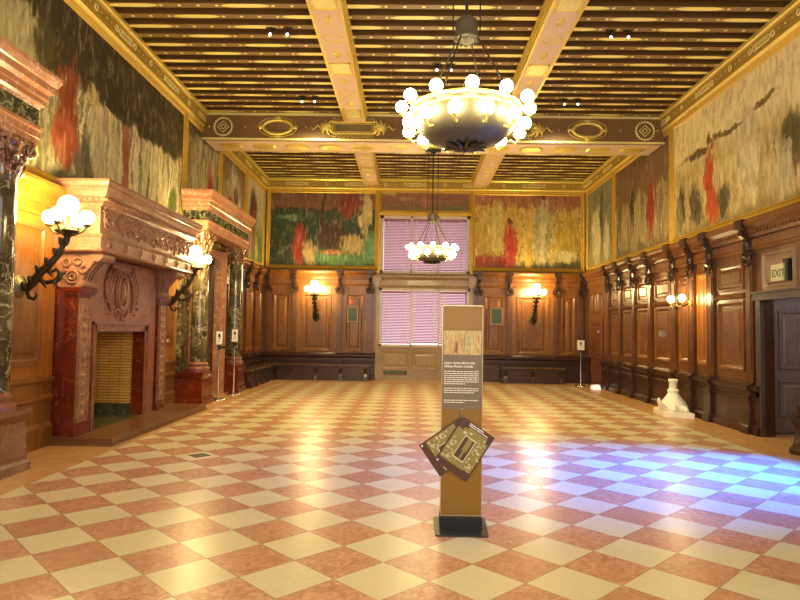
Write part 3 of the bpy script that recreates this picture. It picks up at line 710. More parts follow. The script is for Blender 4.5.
mural(WL, 16.4, YB - .1, 3.3, 5.72, mural_mat('mural_panel_d', .9,
      [(0, S(74, 104, 34)), (.35, S(110, 120, 60)), (.6, S(190, 190, 150)), (1, S(206, 196, 164))],
      [(.4, .62, .22, .30, S(96, 62, 48)), (.45, .5, .08, .34, S(160, 56, 52)), (.25, .25, .14, .26, S(190, 150, 150)), (.6, .2, .08, .2, S(212, 200, 150))], sk=0, seed=8.1), 'last mural on the left wall, green at the foot, beside the far corner')
# back wall
mural(WB, -4.38, -.98, 3.3, 5.72, mural_mat('mural_sea', 1.42,
      [(0, S(62, 74, 50)), (.30, S(46, 62, 40)), (.70, S(52, 76, 46)), (.74, S(60, 52, 34)), (.76, S(126, 86, 60)), (1, S(120, 78, 58))],
      [(.70, .16, .36, .15, S(110, 158, 92)), (.93, .3, .1, .22, S(120, 182, 130)), (.30, .28, .07, .30, S(184, 66, 46)), (.385, .2, .06, .20, S(198, 170, 116)), (.58, .42, .16, .26, S(88, 62, 38)), (.72, .82, .10, .20, S(150, 64, 44)), (.88, .72, .06, .32, S(226, 206, 140)), (.77, .33, .12, .14, S(214, 190, 124)), (.5, .7, .012, .5, S(84, 54, 30)), (.2, .62, .14, .03, S(124, 156, 104)), (.6, .22, .16, .03, S(206, 132, 88))], sk=0, seed=11.0), 'wide green and brown mural at the left of the far windows')
mural(WB, 1.83, 5.22, 3.3, 5.72, mural_mat('mural_golden', 1.42,
      [(0, S(70, 70, 40)), (.10, S(96, 90, 50)), (.6, S(150, 104, 58)), (1, S(166, 100, 72))],
      [(.12, .45, .10, .32, S(216, 184, 76)), (.22, .55, .07, .4, S(224, 204, 110)), (.36, .5, .10, .4, S(220, 186, 76)), (.85, .46, .12, .36, S(214, 184, 66)), (.84, .18, .11, .10, S(234, 222, 150)), (.5, .4, .05, .42, S(226, 190, 80)), (.63, .5, .09, .46, S(176, 178, 136)), (.63, .5, .045, .44, S(228, 212, 150)), (.62, .94, .04, .04, S(90, 56, 30)), (.10, .12, .12, .12, S(178, 74, 50)), (.34, .34, .07, .30, S(196, 62, 40)), (.28, .14, .12, .1, S(184, 60, 42)), (.34, .62, .03, .05, S(96, 66, 36))],
      streak=(22, 11), sk=.65, vr=(.1, .8), cols=[(.3, S(130, 84, 26)), (.44, S(250, 224, 104)), (.54, S(156, 108, 40)), (.64, S(255, 244, 160))], seed=14.0), 'gold and red mural at the right of the far windows')
mural(WB, -.975, 1.825, 5.06, 5.72, mural_mat('mural_strip', 3.6,
      [(0, S(112, 116, 72)), (.3, S(130, 92, 60)), (.8, S(140, 92, 70)), (1, S(176, 140, 80))],
      [(.5, .5, .06, .36, S(190, 130, 90)), (.1, .85, .1, .12, S(210, 190, 120)), (.8, .2, .16, .12, S(120, 130, 76)), (.3, .6, .1, .1, S(190, 150, 110))], sk=0, seed=17.0), 'long low mural strip above the far windows', fw=.06)
# right wall (u runs away from the viewer)
mural(WR, 1.5, 12.48, 3.3, 5.72, mural_mat('mural_pale_feast', 4.5,
      [(0, S(130, 118, 70)), (.12, S(176, 156, 96)), (.5, S(196, 180, 116)), (.66, S(240, 228, 172)), (1, S(246, 234, 180))],
      [(.70, .72, .04, .03, S(140, 112, 50)), (.80, .66, .06, .03, S(132, 104, 46)), (.90, .62, .06, .04, S(120, 92, 42)), (.635, .30, .035, .14, S(140, 110, 70)), (.857, .40, .020, .28, S(222, 88, 34)), (.85, .18, .027, .14, S(228, 100, 44)), (.862, .70, .009, .06, S(150, 96, 50)), (.91, .24, .03, .20, S(110, 100, 66)), (.955, .28, .02, .2, S(92, 84, 54)), (.935, .3, .012, .16, S(220, 196, 130)), (.97, .2, .02, .18, S(150, 140, 90)), (.815, .16, .02, .14, S(96, 96, 64)), (.745, .46, .034, .38, S(240, 230, 184)), (.60, .16, .04, .13, S(206, 92, 50)), (.64, .44, .03, .16, S(110, 104, 60)), (.66, .24, .022, .2, S(232, 222, 170))],
      streak=(11, 1.6), sk=.7, vr=(.05, .5), cols=[(.3, S(120, 104, 60)), (.44, S(230, 214, 156)), (.55, S(170, 148, 90)), (.68, S(240, 228, 180))], seed=21.0), 'long pale golden mural with red patch on the right wall')
mural(WR, 12.48, 16.04, 3.3, 5.72, mural_mat('mural_brown_group', 1.5,
      [(0, S(116, 100, 62)), (.3, S(104, 84, 54)), (.7, S(120, 94, 66)), (1, S(112, 88, 66))],
      [(.32, .40, .07, .34, S(176, 54, 38)), (.30, .7, .03, .08, S(150, 110, 80)), (.56, .76, .10, .12, S(140, 104, 84)), (.62, .5, .05, .24, S(70, 66, 44))], streak=(10, .8), sk=.9, vr=(.06, .62), cols=[(.34, S(96, 84, 52)), (.46, S(186, 170, 120)), (.56, S(104, 94, 62)), (.66, S(214, 200, 152))], seed=25.0), 'brown mural with a tall red patch, second along the right wall')
mural(WR, 16.04, YB - .1, 3.3, 5.72, mural_mat('mural_grey_pale', 1.05,
      [(0, S(150, 140, 90)), (.3, S(120, 122, 90)), (1, S(128, 134, 112))],
      [(.62, .42, .20, .42, S(228, 220, 176)), (.66, .8, .10, .12, S(150, 126, 90)), (.25, .28, .11, .28, S(220, 212, 172)), (.42, .6, .07, .4, S(96, 104, 84))], sk=0, seed=28.0), 'small grey and cream mural in the far right corner')

# ------------------------------------------------------------------ fireplace
fp = thing('fireplace', 'large carved pink marble fireplace with overhanging hood on the left wall', 'fireplace', (-4.2, 9.2, 0))
m = MB(); m.loft([[(x, y, z) for x, y in ((XL + .03, y0_), (-3.65 - i, y0_), (-3.65 - i, y1_), (XL + .03, y1_))] for i, z, y0_, y1_ in ((0, 0, 7.66, 11.25), (0, .02, 7.66, 11.25), (.025, .035, 7.685, 11.225), (.025, .075, 7.685, 11.225), (-.005, .09, 7.655, 11.255), (-.005, .105, 7.655, 11.255))])
build('hearth_slab', m, marble('hearth_brown_marble', srgb(108, 72, 44), srgb(134, 94, 60), srgb(122, 84, 52), 2, .01, .3), fp)
def jamb_box(m, x, y0_, y1_, z0, z1, mi=0): m.box(XL + .01, x, y0_, y1_, z0, z1, mi)
m = MB(); jamb_box(m, -4.20, 8.05, 8.2, .105, 2.42); jamb_box(m, -4.20, 9.78, 10.15, .105, 2.42); jamb_box(m, -4.20, 8.2, 9.78, 1.42, 2.42)
br = build('chimney_breast', m, M_BREAST, fp)
m = MB()   # moulded frame round the opening
for (y0_, y1_, z0, z1) in ((8.12, 8.2, .105, 1.52), (9.72, 9.80, .105, 1.52), (8.12, 9.80, 1.42, 1.52)):
    m.box(-4.20, -4.175, y0_, y1_, z0, z1)
for (y0_, y1_, z0, z1) in ((8.10, 8.13, .105, 1.54), (9.79, 9.82, .105, 1.54), (8.10, 9.82, 1.51, 1.54)): m.box(-4.20, -4.155, y0_, y1_, z0, z1)
build('opening_frame', m, M_BREAST, fp)
m = MB()   # carved oval cartouche with swags
cy_, cz_ = 8.92, 1.98
m.sphere((-4.20, cy_, cz_), .17, 20, 12, sc=(.30, .62, 1.15))
m.torus((-4.19, cy_, cz_), .2, .028, (1, 0, 0), 28, 6, sx=.72, sy=1.2); m.torus((-4.19, cy_, cz_), .26, .018, (1, 0, 0), 30, 5, sx=.72, sy=1.15)
for s_ in (-1, 1):
    for k in range(3):
        m.tube([(-4.185, cy_ + s_ * (.22 + .05 * k + .16 * math.sin(t * .5)), cz_ + .26 - .11 * t + .06 * k) for t in range(6)], [.02, .03, .034, .03, .024, .01], 6)
    for k in range(7): m.sphere((-4.19, cy_ + s_ * (.45 + .05 * math.sin(k * 1.7)), cz_ + .22 - .09 * k), .034 - .002 * k, 7, 5)
    m.torus((-4.19, cy_ + s_ * .14, cz_ - .30), .05, .018, (1, 0, 0), 14, 5); m.torus((-4.19, cy_ + s_ * .15, cz_ + .27), .05, .016, (1, 0, 0), 14, 5)
for k in range(4): m.sphere((-4.19, cy_, cz_ - .26 - .045 * k), .04 - .007 * k, 8, 5)
build('carved_cartouche', m, M_BREAST, br)
for y0_, nm in ((7.70, 0), (10.20, 1)):
    y1_ = y0_ + .32; m = MB()
    jamb_box(m, -4.34, y0_ + .04, y1_ + (.06 if nm == 0 else 0), .105, 2.42); m.box(-4.34, -4.18, y0_, y1_, .105, 1.94)
    m.box(-4.34, -4.15, y0_ - .025, y1_ + .025, .105, .22); m.box(-4.34, -4.165, y0_ - .012, y1_ + .012, .22, .25)
    m.box(-4.34, -4.14, y0_ - .03, y1_ + .03, 1.88, 1.92); m.box(-4.34, -4.12, y0_ - .045, y1_ + .045, 1.92, 1.97)
    o = build('pilaster', m, M_RED, fp)
    m = MB(); m.box(-4.18, -4.155, y0_ + .03, y1_ - .03, .27, 1.84)
    for k in range(12):   # candelabra relief
        z = .36 + k * .122; m.sphere((-4.155, (y0_ + y1_) / 2, z), .045 if k % 3 else .065, 8, 5, sc=(.35, 1, .9))
        for s_ in (-1, 1): m.tube([(-4.152, (y0_ + y1_) / 2 + s_ * (.02 + .025 * t), z + .03 * t - .012 * t * t) for t in range(4)], [.012, .012, .01, .005], 5)
    for yy in (y0_ + .03, y1_ - .04): m.box(-4.16, -4.142, yy, yy + .012, .27, 1.84)
    build('carved_face', m, M_PINKC, o)
    m = MB()   # scrolled console
    pts = [(-4.50, 1.97), (-4.17, 1.97), (-4.14, 2.05), (-4.11, 2.16), (-4.02, 2.27), (-3.96, 2.34), (-3.90, 2.38), (-3.90, 2.44), (-4.50, 2.44)]
    m.loft([[(x, y, z) for x, z in pts] for y in (y0_ + .02, y1_ - .02)])
    m.cyl((-3.955, y0_ - .01, 2.375), (-3.955, y1_ + .01, 2.375), .075, n=20); m.cyl((-4.16, y0_ - .005, 2.02), (-4.16, y1_ + .005, 2.02), .05, n=16)
    for q in (.25, .5, .75): m.tube([(x - .0 + .012, y0_ + .02 + q * (y1_ - y0_ - .04), z) for x, z in pts[1:7]], .014, 5)
    for yy, s_ in ((y0_ - .005, -1),):
        m.torus((-4.26, yy, 2.10), .075, .014, (0, 1, 0), 18, 5); m.torus((-4.26, yy, 2.10), .035, .014, (0, 1, 0), 12, 5)
        for c_ in ((-4.34, 2.28), (-4.2, 2.3), (-4.12, 2.2)): m.torus((c_[0], yy, c_[1]), .045, .012, (0, 1, 0), 14, 5)
    build('scroll_console', m, M_PINKC, o)
m = MB(); jamb_box(m, -3.88, 7.63, 10.80, 2.44, 2.62); jamb_box(m, -3.90, 7.64, 10.78, 2.62, 3.02)
hd = build('hood', m, M_PINKC, fp)
HY0, HY1 = 7.60, 10.86
def ring_run(m, prof, mi=0):   # moulding round front and both ends
    m.loft([[(XL + .09, HY0 + .04 - d, z) for d, z in prof], [(-3.88 + d, HY0 + .04 - d, z) for d, z in prof], [(-3.88 + d, HY1 - .04 + d, z) for d, z in prof], [(XL + .09, HY1 - .04 + d, z) for d, z in prof]], mi)
m = MB(); ring_run(m, [(-.1, 3.0), (0, 3.0), (.015, 3.03), (.05, 3.05), (.05, 3.10), (.07, 3.11), (.10, 3.16), (.11, 3.20), (.125, 3.21), (.125, 3.24), (.145, 3.28), (.145, 3.31), (-.1, 3.31)])
k = 46
for i in range(k): y = HY0 + .02 + i * (HY1 - HY0 - .04) / (k - 1); m.box(-3.84, -3.80, y - .018, y + .018, 3.055, 3.095)
for i in range(8): x_ = XL + .06 + i * .075; m.box(x_ - .018, x_ + .018, HY0 - .03, HY0 + .01, 3.055, 3.095)
build('hood_cornice', m, M_PINKC, hd)
m = MB(); ring_run(m, [(-.02, 2.60), (.012, 2.60), (.022, 2.62), (.012, 2.645), (-.02, 2.645)]); ring_run(m, [(-.02, 2.42), (.015, 2.42), (.03, 2.44), (.02, 2.46), (-.02, 2.46)])
for i in range(7):
    y = 7.86 + i * .46; m.torus((-3.878, y, 2.53), .05, .014, (1, 0, 0), 14, 5); m.sphere((-3.878, y, 2.53), .028, 8, 5, sc=(.5, 1, 1))
for i in range(60): y = 7.68 + i * .052; m.sphere((-3.872, y, 2.635), .015, 5, 4)
build('beaded_fascia', m, M_PINKC, hd)
m = MB(); rnd = random.Random(3)
for i in range(16):   # vine scroll relief with figures of leaves
    y = 7.80 + i * .195; z = 2.845
    m.torus((-3.898, y, z), .085, .014, (1, 0, 0), 16, 5, sx=.85, sy=1.35)
    m.tube([(-3.893, y + .05 * math.cos(t), z + .02 * t - .07) for t in range(7)], [.012, .02, .024, .02, .022, .016, .008], 5)
    for j in range(5): m.sphere((-3.893, y + rnd.uniform(-.09, .09), z + rnd.uniform(-.15, .15)), rnd.uniform(.02, .036), 7, 5, sc=(.6, 1, 1))
build('carved_frieze', m, M_PINKC, hd)
# firebox
def brick_mat():
    n = NT('firebrick'); o = n.obj(); x, y, z = n.xyz(o)
    br_ = n.n('ShaderNodeTexBrick'); n.l(n.vec(n.ma('ADD', x, y), z), br_.inputs[0]); br_.inputs['Scale'].default_value = 1
    br_.inputs['Brick Width'].default_value = .34; br_.inputs['Row Height'].default_value = .044; br_.inputs['Mortar Size'].default_value = .006
    br_.inputs['Color1'].default_value = (*srgb(236, 180, 72), 1); br_.inputs['Color2'].default_value = (*srgb(206, 148, 48), 1); br_.inputs['Mortar'].default_value = (*srgb(96, 56, 18), 1)
    c = n.mix(n.ma('MULTIPLY', n.noise(o, 4, 4), .6), br_.outputs[0], srgb(190, 150, 76))
    n.bump(br_.outputs['Fac'], -.5, .01)
    return n.set(c, .7)
BRK = brick_mat()
m = MB(); m.box(-5.5, -4.37, 9.74, 9.84, .105, 1.62); m.box(-5.5, -4.37, 8.08, 8.18, .105, 1.62); m.box(-5.6, -5.5, 8.08, 9.84, .105, 1.62); m.box(-5.6, -4.37, 8.08, 9.84, 1.52, 1.62)
build('firebox_bricks', m, BRK, fp)
m = MB(); m.box(-5.5, -4.2, 8.18, 9.74, .06, .107); m.box(-5.48, -4.38, 9.715, 9.74, .107, .28); m.box(-5.5, -5.47, 8.2, 9.72, .107, .28)
build('firebox_floor', m, marble('slate_green', srgb(70, 72, 44), srgb(110, 112, 70), srgb(52, 52, 32), 4, .02, .5), fp)
m = MB(); m.box(-4.37, -4.19, 9.72, 9.779, .107, 1.419); m.box(-4.37, -4.20, 8.185, 8.198, .105, 1.42); m.box(-4.37, -4.20, 8.2, 9.72, 1.405, 1.42)
build('opening_reveal', m, M_RED, fp)

# ------------------------------------------------------------------ marble doorcases
dc = thing('marble_doorcase', 'pink marble doorcase with black marble columns between fireplace and far corner', 'doorcase', (-4.2, 13.3, 0))
for yc in (12.06, 14.52):
    m = MB()
    def sq(i, z, x1=-3.93, h=.31): return [(XL + .01, yc - h - i, z), (x1 + i, yc - h - i, z), (x1 + i, yc + h + i, z), (XL + .01, yc + h + i, z)]
    m.loft([sq(.03, 0), sq(.03, .09), sq(.012, .12), sq(0, .15), sq(-.015, .50), sq(0, .54), sq(.025, .58), sq(.03, .63)])
    p = build('column_pedestal', m, M_RED, dc)
    c0 = (-4.12, yc, 0)
    m = MB(); m.lathe([(.215, .63), (.215, .655), (.225, .68), (.215, .71), (.185, .72), (.175, .745), (.195, .76), (.19, .785), (.165, .80), (.16, .82)], c0, 28); build('column_base', m, M_BREAST, dc)
    m = MB(); m.lathe([(.155, .82), (.158, 1.2), (.158, 1.8), (.150, 2.5), (.140, 2.96), (.152, 2.975), (.152, 2.99)], c0, 32); build('column_shaft', m, M_BLACK, dc)
    m = MB(); m.lathe([(.14, 2.98), (.145, 3.1), (.17, 3.25), (.20, 3.32)], c0, 20)
    for row, (zz, rr, nn) in enumerate(((3.05, .16, 10), (3.15, .175, 10))):
        for i in range(nn):
            th = 2 * PI * (i + .5 * row) / nn; d = Vector((math.cos(th), math.sin(th), 0))
            m.tube([Vector(c0) + d * (rr - .015) + Vector((0, 0, zz - .06)), Vector(c0) + d * (rr + .005) + Vector((0, 0, zz)), Vector(c0) + d * (rr + .035) + Vector((0, 0, zz + .05)), Vector(c0) + d * (rr + .055) + Vector((0, 0, zz + .03))], [.03, .038, .028, .012], 6)
    for i in range(4):
        th = PI / 4 + PI / 2 * i; d = Vector((math.cos(th), math.sin(th), 0)); q = Vector(c0) + d * .235 + Vector((0, 0, 3.27)); ax = d.cross(Vector((0, 0, 1)))
        m.torus(q, .05, .022, ax, 16, 6); m.cyl(q - ax * .03, q + ax * .03, .03, n=10)
    m.box(-4.12 - .21, -4.12 + .21, yc - .21, yc + .21, 3.32, 3.37)
    build('column_capital', m, marble('capital_marble', srgb(110, 70, 48), srgb(190, 150, 116), srgb(80, 48, 32), 6, .05, .2), dc)
    m = MB(); m.box(XL + .01, -4.40, yc - .2, yc + .2, .63, 3.22); m.box(XL + .01, -4.38, yc - .22, yc + .22, 3.12, 3.22); build('backing_pilaster', m, M_BLACK, dc)
    if yc < 13:   # extra strip pilasters beside the shafts
        m = MB(); m.box(XL + .01, -4.30, 12.42, 12.62, 0, 3.22); m.box(XL + .01, -4.22, 12.47, 12.57, 0, 3.2); build('door_jamb', m, M_PINK, dc)
    else:
        m = MB(); m.box(XL + .01, -4.30, 13.98, 14.18, 0, 3.22); m.box(XL + .01, -4.22, 14.03, 14.13, 0, 3.2); build('door_jamb', m, M_PINK, dc)
EY0, EY1 = 11.78, 14.80
def ent(m, prof, mi=0, x=-3.93):
    m.loft([[(XL + .09, EY0 - d, z) for d, z in prof], [(x + d, EY0 - d, z) for d, z in prof], [(x + d, EY1 + d, z) for d, z in prof], [(XL + .09, EY1 + d, z) for d, z in prof]], mi)
m = MB(); ent(m, [(-.3, 3.37), (0, 3.37), (0, 3.44), (.012, 3.445), (.012, 3.51), (.03, 3.53), (.03, 3.56), (-.3, 3.56)]); build('architrave', m, M_PINK, dc)
m = MB(); ent(m, [(-.3, 3.56), (-.005, 3.56), (-.005, 3.75), (-.3, 3.75)]); build('frieze', m, M_GREEN, dc)
m = MB(); ent(m, [(-.3, 3.75), (.0, 3.75), (.01, 3.78), (.04, 3.80), (.04, 3.85), (.055, 3.87), (.055, 3.92), (.10, 3.95), (.10, 4.02), (.12, 4.03), (.15, 4.09), (.15, 4.13), (-.3, 4.13)]); m.box(XL + .09, -4.0, EY0, EY1, 4.11, 4.13)
build('cornice', m, M_PINK, dc)
m = MB(); m.box(XL + .01, -4.40, 12.62, 13.98, 3.05, 3.22); build('door_lintel', m, M_PINK, dc)
m = MB(); m.box(XL + .005, XL + .045, 12.62, 13.98, 0, 3.05)
Wd = WL
for a0, a1 in ((12.70, 13.26), (13.34, 13.90)):
    for z0, z1 in ((.15, .95), (1.1, 2.0), (2.12, 2.95)): WL.panel(m, a0, a1, z0, z1, .045, .06, .02)
build('dark_door', m, W_DADO, dc)
dup(dc, (-4.2, 13.3 - 8.45, 0), None, 'pink marble doorcase with black marble column at the left edge of the picture')

# ------------------------------------------------------------------ benches
def bench(nm, W, a0, a1, label):
    mid = (a0 + a1) / 2; t = thing(nm, label, 'bench', tuple(W.P(mid, .3, 0)))
    m = MB(); W.run(m, a0, a1, [(.22, .41), (.64, .41), (.67, .425), (.67, .45), (.64, .465), (.22, .465)]); build('seat', m, wood('bench_wood', (.05, .025, .010), (.15, .075, .028), .25) if 'bench_wood' not in bpy.data.materials else bpy.data.materials['bench_wood'], t)
    m = MB(); W.box(m, a0 + .04, a1 - .04, .22, .57, .05, .41); W.box(m, a0 + .02, a1 - .02, .22, .60, 0, .07); build('apron', m, W_DADO, t)
    k = max(2, round((a1 - a0) / .75))
    for i in range(k + 1):
        a = a0 + .14 + i * (a1 - a0 - .28) / k; m = MB()
        W.run(m, a - .05, a + .05, [(.54, .0), (.64, .0), (.62, .12), (.585, .2), (.615, .3), (.65, .36), (.65, .41), (.54, .41)]); build('scroll_leg', m, W_DADO, t)
    return t
bench('bench', WB, -4.3, -1.12, 'long dark wooden bench along the back wall left of the window')
bench('bench', WB, 2.66, 4.52, 'dark wooden bench along the back wall right of the information stand')
bench('bench', WL, 15.1, 17.85, 'dark wooden bench along the left wall in the far corner')

# ------------------------------------------------------------------ wall sconces
sc = thing('wall_sconce', 'black scrolled wall sconce with five lit globes nearest the viewer beside the fireplace', 'wall lamp', (0, 0, 0))
m = MB(); My = Matrix.Rotation(-PI / 2, 3, 'X')
m.lathe([(.0001, .0), (.13, .0), (.135, .015), (.12, .03), (.09, .035), (.085, .05), (.05, .055), (.045, .075), (.0001, .09)], (0, 0, 0), 24, 0, True, My); bp_ = build('back_plate', m, [BRONZE_LT], sc)
m = MB()
path = [(0, .04, -.02), (0, .10, -.03), (0, .17, .04), (0, .25, .16), (0, .35, .25), (0, .44, .36), (0, .50, .48), (0, .54, .60)]
m.tube(path, [.035, .045, .05, .048, .04, .036, .03, .026], 10)
m.tube([(0, .10, -.05), (0, .13, -.13), (0, .19, -.15), (0, .22, -.11), (0, .20, -.08)], [.02, .022, .02, .016, .01], 7)
m.tube([(0, .20, .10), (0, .30, .04), (0, .42, .06), (0, .48, .14), (0, .43, .20), (0, .37, .16)], [.03, .028, .026, .024, .02, .012], 8)
build('arm', m, BRONZE, sc)
m = MB(); rnd = random.Random(5)
for i, (px, py, pz) in enumerate(path[1:]):
    for s_ in (-1, 1):
        a = Vector((s_ * .02, py, pz)); m.tube([a, a + Vector((s_ * .025, 0, .025)), a + Vector((s_ * .045, -.005, .055)), a + Vector((s_ * .06, -.012, .075))], [.028, .036, .028, .010], 6)
    a = Vector((0, py, pz)); m.tube([a, a + Vector((0, -.028, .02)), a + Vector((0, -.036, .05))], [.032, .030, .012], 6)
for q in ((.42, .06), (.48, .14), (.30, .04), (.36, .17)):
    m.sphere((0, q[0], q[1]), .036, 8, 5); m.tube([(0, q[0], q[1]), (.04, q[0] + .03, q[1] - .04), (.03, q[0] + .05, q[1] - .07)], [.02, .018, .004], 5)
    m.tube([(0, q[0], q[1]), (-.04, q[0] + .03, q[1] + .02), (-.03, q[0] + .05, q[1] + .04)], [.02, .018, .004], 5)
build('leaves', m, BRONZE, sc)
m = MB(); m.lathe([(.028, .50), (.032, .56), (.06, .60), (.13, .625), (.135, .64), (.06, .65), (.035, .68), (.03, .80), (.05, .82), (.0001, .83)], (0, .54, 0), 20); cup = build('cup', m, BRONZE, sc)
for i in range(4):
    th = PI / 2 * i; d = Vector((math.cos(th), math.sin(th), 0)); q = Vector((0, .54, 0)); m = MB()
    m.tube([q + d * .04 + Vector((0, 0, .63)), q + d * .11 + Vector((0, 0, .60)), q + d * .17 + Vector((0, 0, .63)), q + d * .215 + Vector((0, 0, .69))], .013, 6)
    m.lathe([(.015, .68), (.045, .70), (.05, .715), (.02, .72)], q + d * .215, 12)
    for k in range(3): m.torus(q + d * (.08 + .05 * k) + Vector((0, 0, .655)), .022, .007, d.cross(Vector((0, 0, 1))), 10, 4)
    build('branch', m, BRONZE_LT, sc)
    m = MB(); m.sphere((0, 0, 0), .078, 18, 12); 
    g = build('globe', MB(), G_SC, sc) if False else None
    m2 = MB(); m2.sphere(q + d * .215 + Vector((0, 0, .795)), .078, 18, 12); build('globe', m2, G_SC, sc)
m2 = MB(); m2.sphere((0, .54, .93), .112, 22, 14); build('globe', m2, G_SC, sc)
def put_sconce(o, x, y, z, rz): o.location = (x, y, z); o.rotation_euler = (0, 0, rz)
put_sconce(sc, XL + .04, 6.95, 1.93, -PI / 2)
dup(sc, (XL + .04, 11.16, 1.93), -PI / 2, 'lit wall sconce between the fireplace hood and the second doorcase')
dup(sc, (-2.80, YB - .04, 1.86), PI, 'lit wall sconce on the back wall left of the windows')
dup(sc, (3.68, YB - .04, 1.86), PI, 'lit wall sconce on the back wall right of the windows')
s2 = thing('wall_sconce', 'small two-globe brass sconce on a pilaster of the right wall', 'wall lamp', tuple(WR.P(11.58, .1, 2.05)))
m = MB(); m.lathe([(.0001, 0), (.05, 0), (.05, .02), (.0001, .03)], WR.P(11.58, .10, 2.08), 14, 0, True, Matrix.Rotation(-PI / 2, 3, 'Y')); build('back_plate', m, GOLD, s2)
m = MB(); m.tube([WR.P(11.58, .11, 2.08), WR.P(11.58, .22, 2.03), WR.P(11.58, .32, 2.06), WR.P(11.58, .36, 2.16)], .014, 8); m.lathe([(.0001, 1.93), (.02, 1.96), (.045, 2.0), (.03, 2.04), (.02, 2.08), (.02, 2.2), (.035, 2.24), (.0001, 2.30)], (XR - .36, 11.58, 0), 14); build('arm', m, BRONZE, s2)
for s_ in (-1, 1):
    m = MB(); a = 11.58 + s_ * .24; m.tube([WR.P(11.58, .36, 2.05), WR.P(11.58 + s_ * .12, .36, 2.00), WR.P(a, .36, 2.03), WR.P(a, .36, 2.08)], .011, 7); m.lathe([(.015, 2.06), (.035, 2.08), (.02, 2.10)], (XR - .36, a, 0), 12); build('branch', m, GOLD, s2)
    m = MB(); m.sphere(WR.P(a, .36, 2.16), .062, 16, 10); build('globe', m, G_SC, s2)

# ------------------------------------------------------------------ chandeliers
ch = thing('chandelier', 'large silvery bowl chandelier ringed with lit globes, nearest the viewer', 'chandelier', (.43, 4.95, 3.3))
cx, cy = .43, 4.95
m = MB(); m.lathe([(.435, 3.285), (.43, 3.24), (.405, 3.17), (.36, 3.10), (.28, 3.035), (.18, 3.005), (.08, 2.992), (.0001, 2.99)], (cx, cy, 0), 48)
m.lathe([(.425, 3.285), (.395, 3.17), (.35, 3.11), (.27, 3.045), (.17, 3.02), (.0001, 3.005)], (cx, cy, 0), 48); bw = build('bowl', m, SILVERY, ch)
m = MB(); m.torus((cx, cy, 3.285), .435, .018, (0, 0, 1), 56, 8); m.torus((cx, cy, 3.235), .438, .010, (0, 0, 1), 56, 6); build('rim', m, GOLD, ch)
m = MB(); rnd = random.Random(9)
for i in range(12):
    th = 2 * PI * i / 12; d = Vector((math.cos(th), math.sin(th), 0)); q = Vector((cx, cy, 0))
    m.tube([q + d * .03 + Vector((0, 0, 2.975)), q + d * .08 + Vector((0, 0, 2.98)), q + d * .13 + Vector((0, 0, 2.99)), q + d * (.17 + .03 * (i % 2)) + Vector((0, 0, 2.985))], [.014, .022, .018, .004], 6)
m.lathe([(.0001, 2.94), (.018, 2.95), (.03, 2.965), (.05, 2.98), (.0001, 2.99)], (cx, cy, 0), 14); build('leaf_rosette', m, BRONZE, ch)
for R, z, off, zr in ((.52, 3.31, 0, 0), (.475, 3.145, .5, 0)):
    for i in range(12):
        th = -PI / 2 + 2 * PI * (i + off) / 12; d = Vector((math.cos(th), math.sin(th), 0)); q = Vector((cx, cy, 0))
        m = MB(); m.tube([q + d * (.43 if off == 0 else .385) + Vector((0, 0, z - .07)), q + d * (R - .04) + Vector((0, 0, z - .09)), q + d * R + Vector((0, 0, z - .055))], .009, 6); m.lathe([(.012, z - .06), (.026, z - .045), (.02, z - .035)], q + d * R, 10); build('lamp_arm', m, GOLD, ch)
        m = MB(); m.sphere(q + d * R + Vector((0, 0, z)), .050, 16, 10); build('globe', m, G_GLOBE, ch)
m = MB(); m.lathe([(.02, 4.06), (.06, 4.055), (.085, 4.03), (.092, 3.98), (.092, 3.90), (.105, 3.885), (.105, 3.87), (.07, 3.865), (.045, 3.85), (.0001, 3.84)], (cx, cy, 0), 24)
for i in range(12):
    th = 2 * PI * i / 12; m.sphere((cx + .078 * math.cos(th), cy + .078 * math.sin(th), 3.865), .016, 6, 4)
build('collar', m, SILVERY, ch)
for k in range(4):
    th = PI / 4 + .25 + PI / 2 * k; d = Vector((math.cos(th), math.sin(th), 0)); q = Vector((cx, cy, 0)); m = MB(); m.cyl(q + d * .09 + Vector((0, 0, 3.89)), q + d * .42 + Vector((0, 0, 3.29)), .007, n=6)
    for t in range(5): m.sphere(q + d * (.09 + .066 * t) + Vector((0, 0, 3.89 - .12 * t)), .012, 6, 4)
    build('suspension_rod', m, BRONZE, ch)
for dx, r in ((-.11, .006), (0, .013), (.11, .006)):
    m = MB(); m.cyl((cx + dx, cy, 3.95), (cx + dx, cy, 5.42), r, n=7); build('hanging_rod', m, IRON, ch)
m = MB(); m.box(cx - .17, cx + .17, cy - .06, cy + .06, 5.40, 5.435); m.lathe([(.05, 5.36), (.08, 5.40), (.08, 5.435)], (cx, cy, 0), 16); build('canopy', m, IRON, ch)
dup(ch, (.46, 13.25, 3.27 - .0), None, 'distant bowl chandelier with lit globes hanging in front of the far windows')

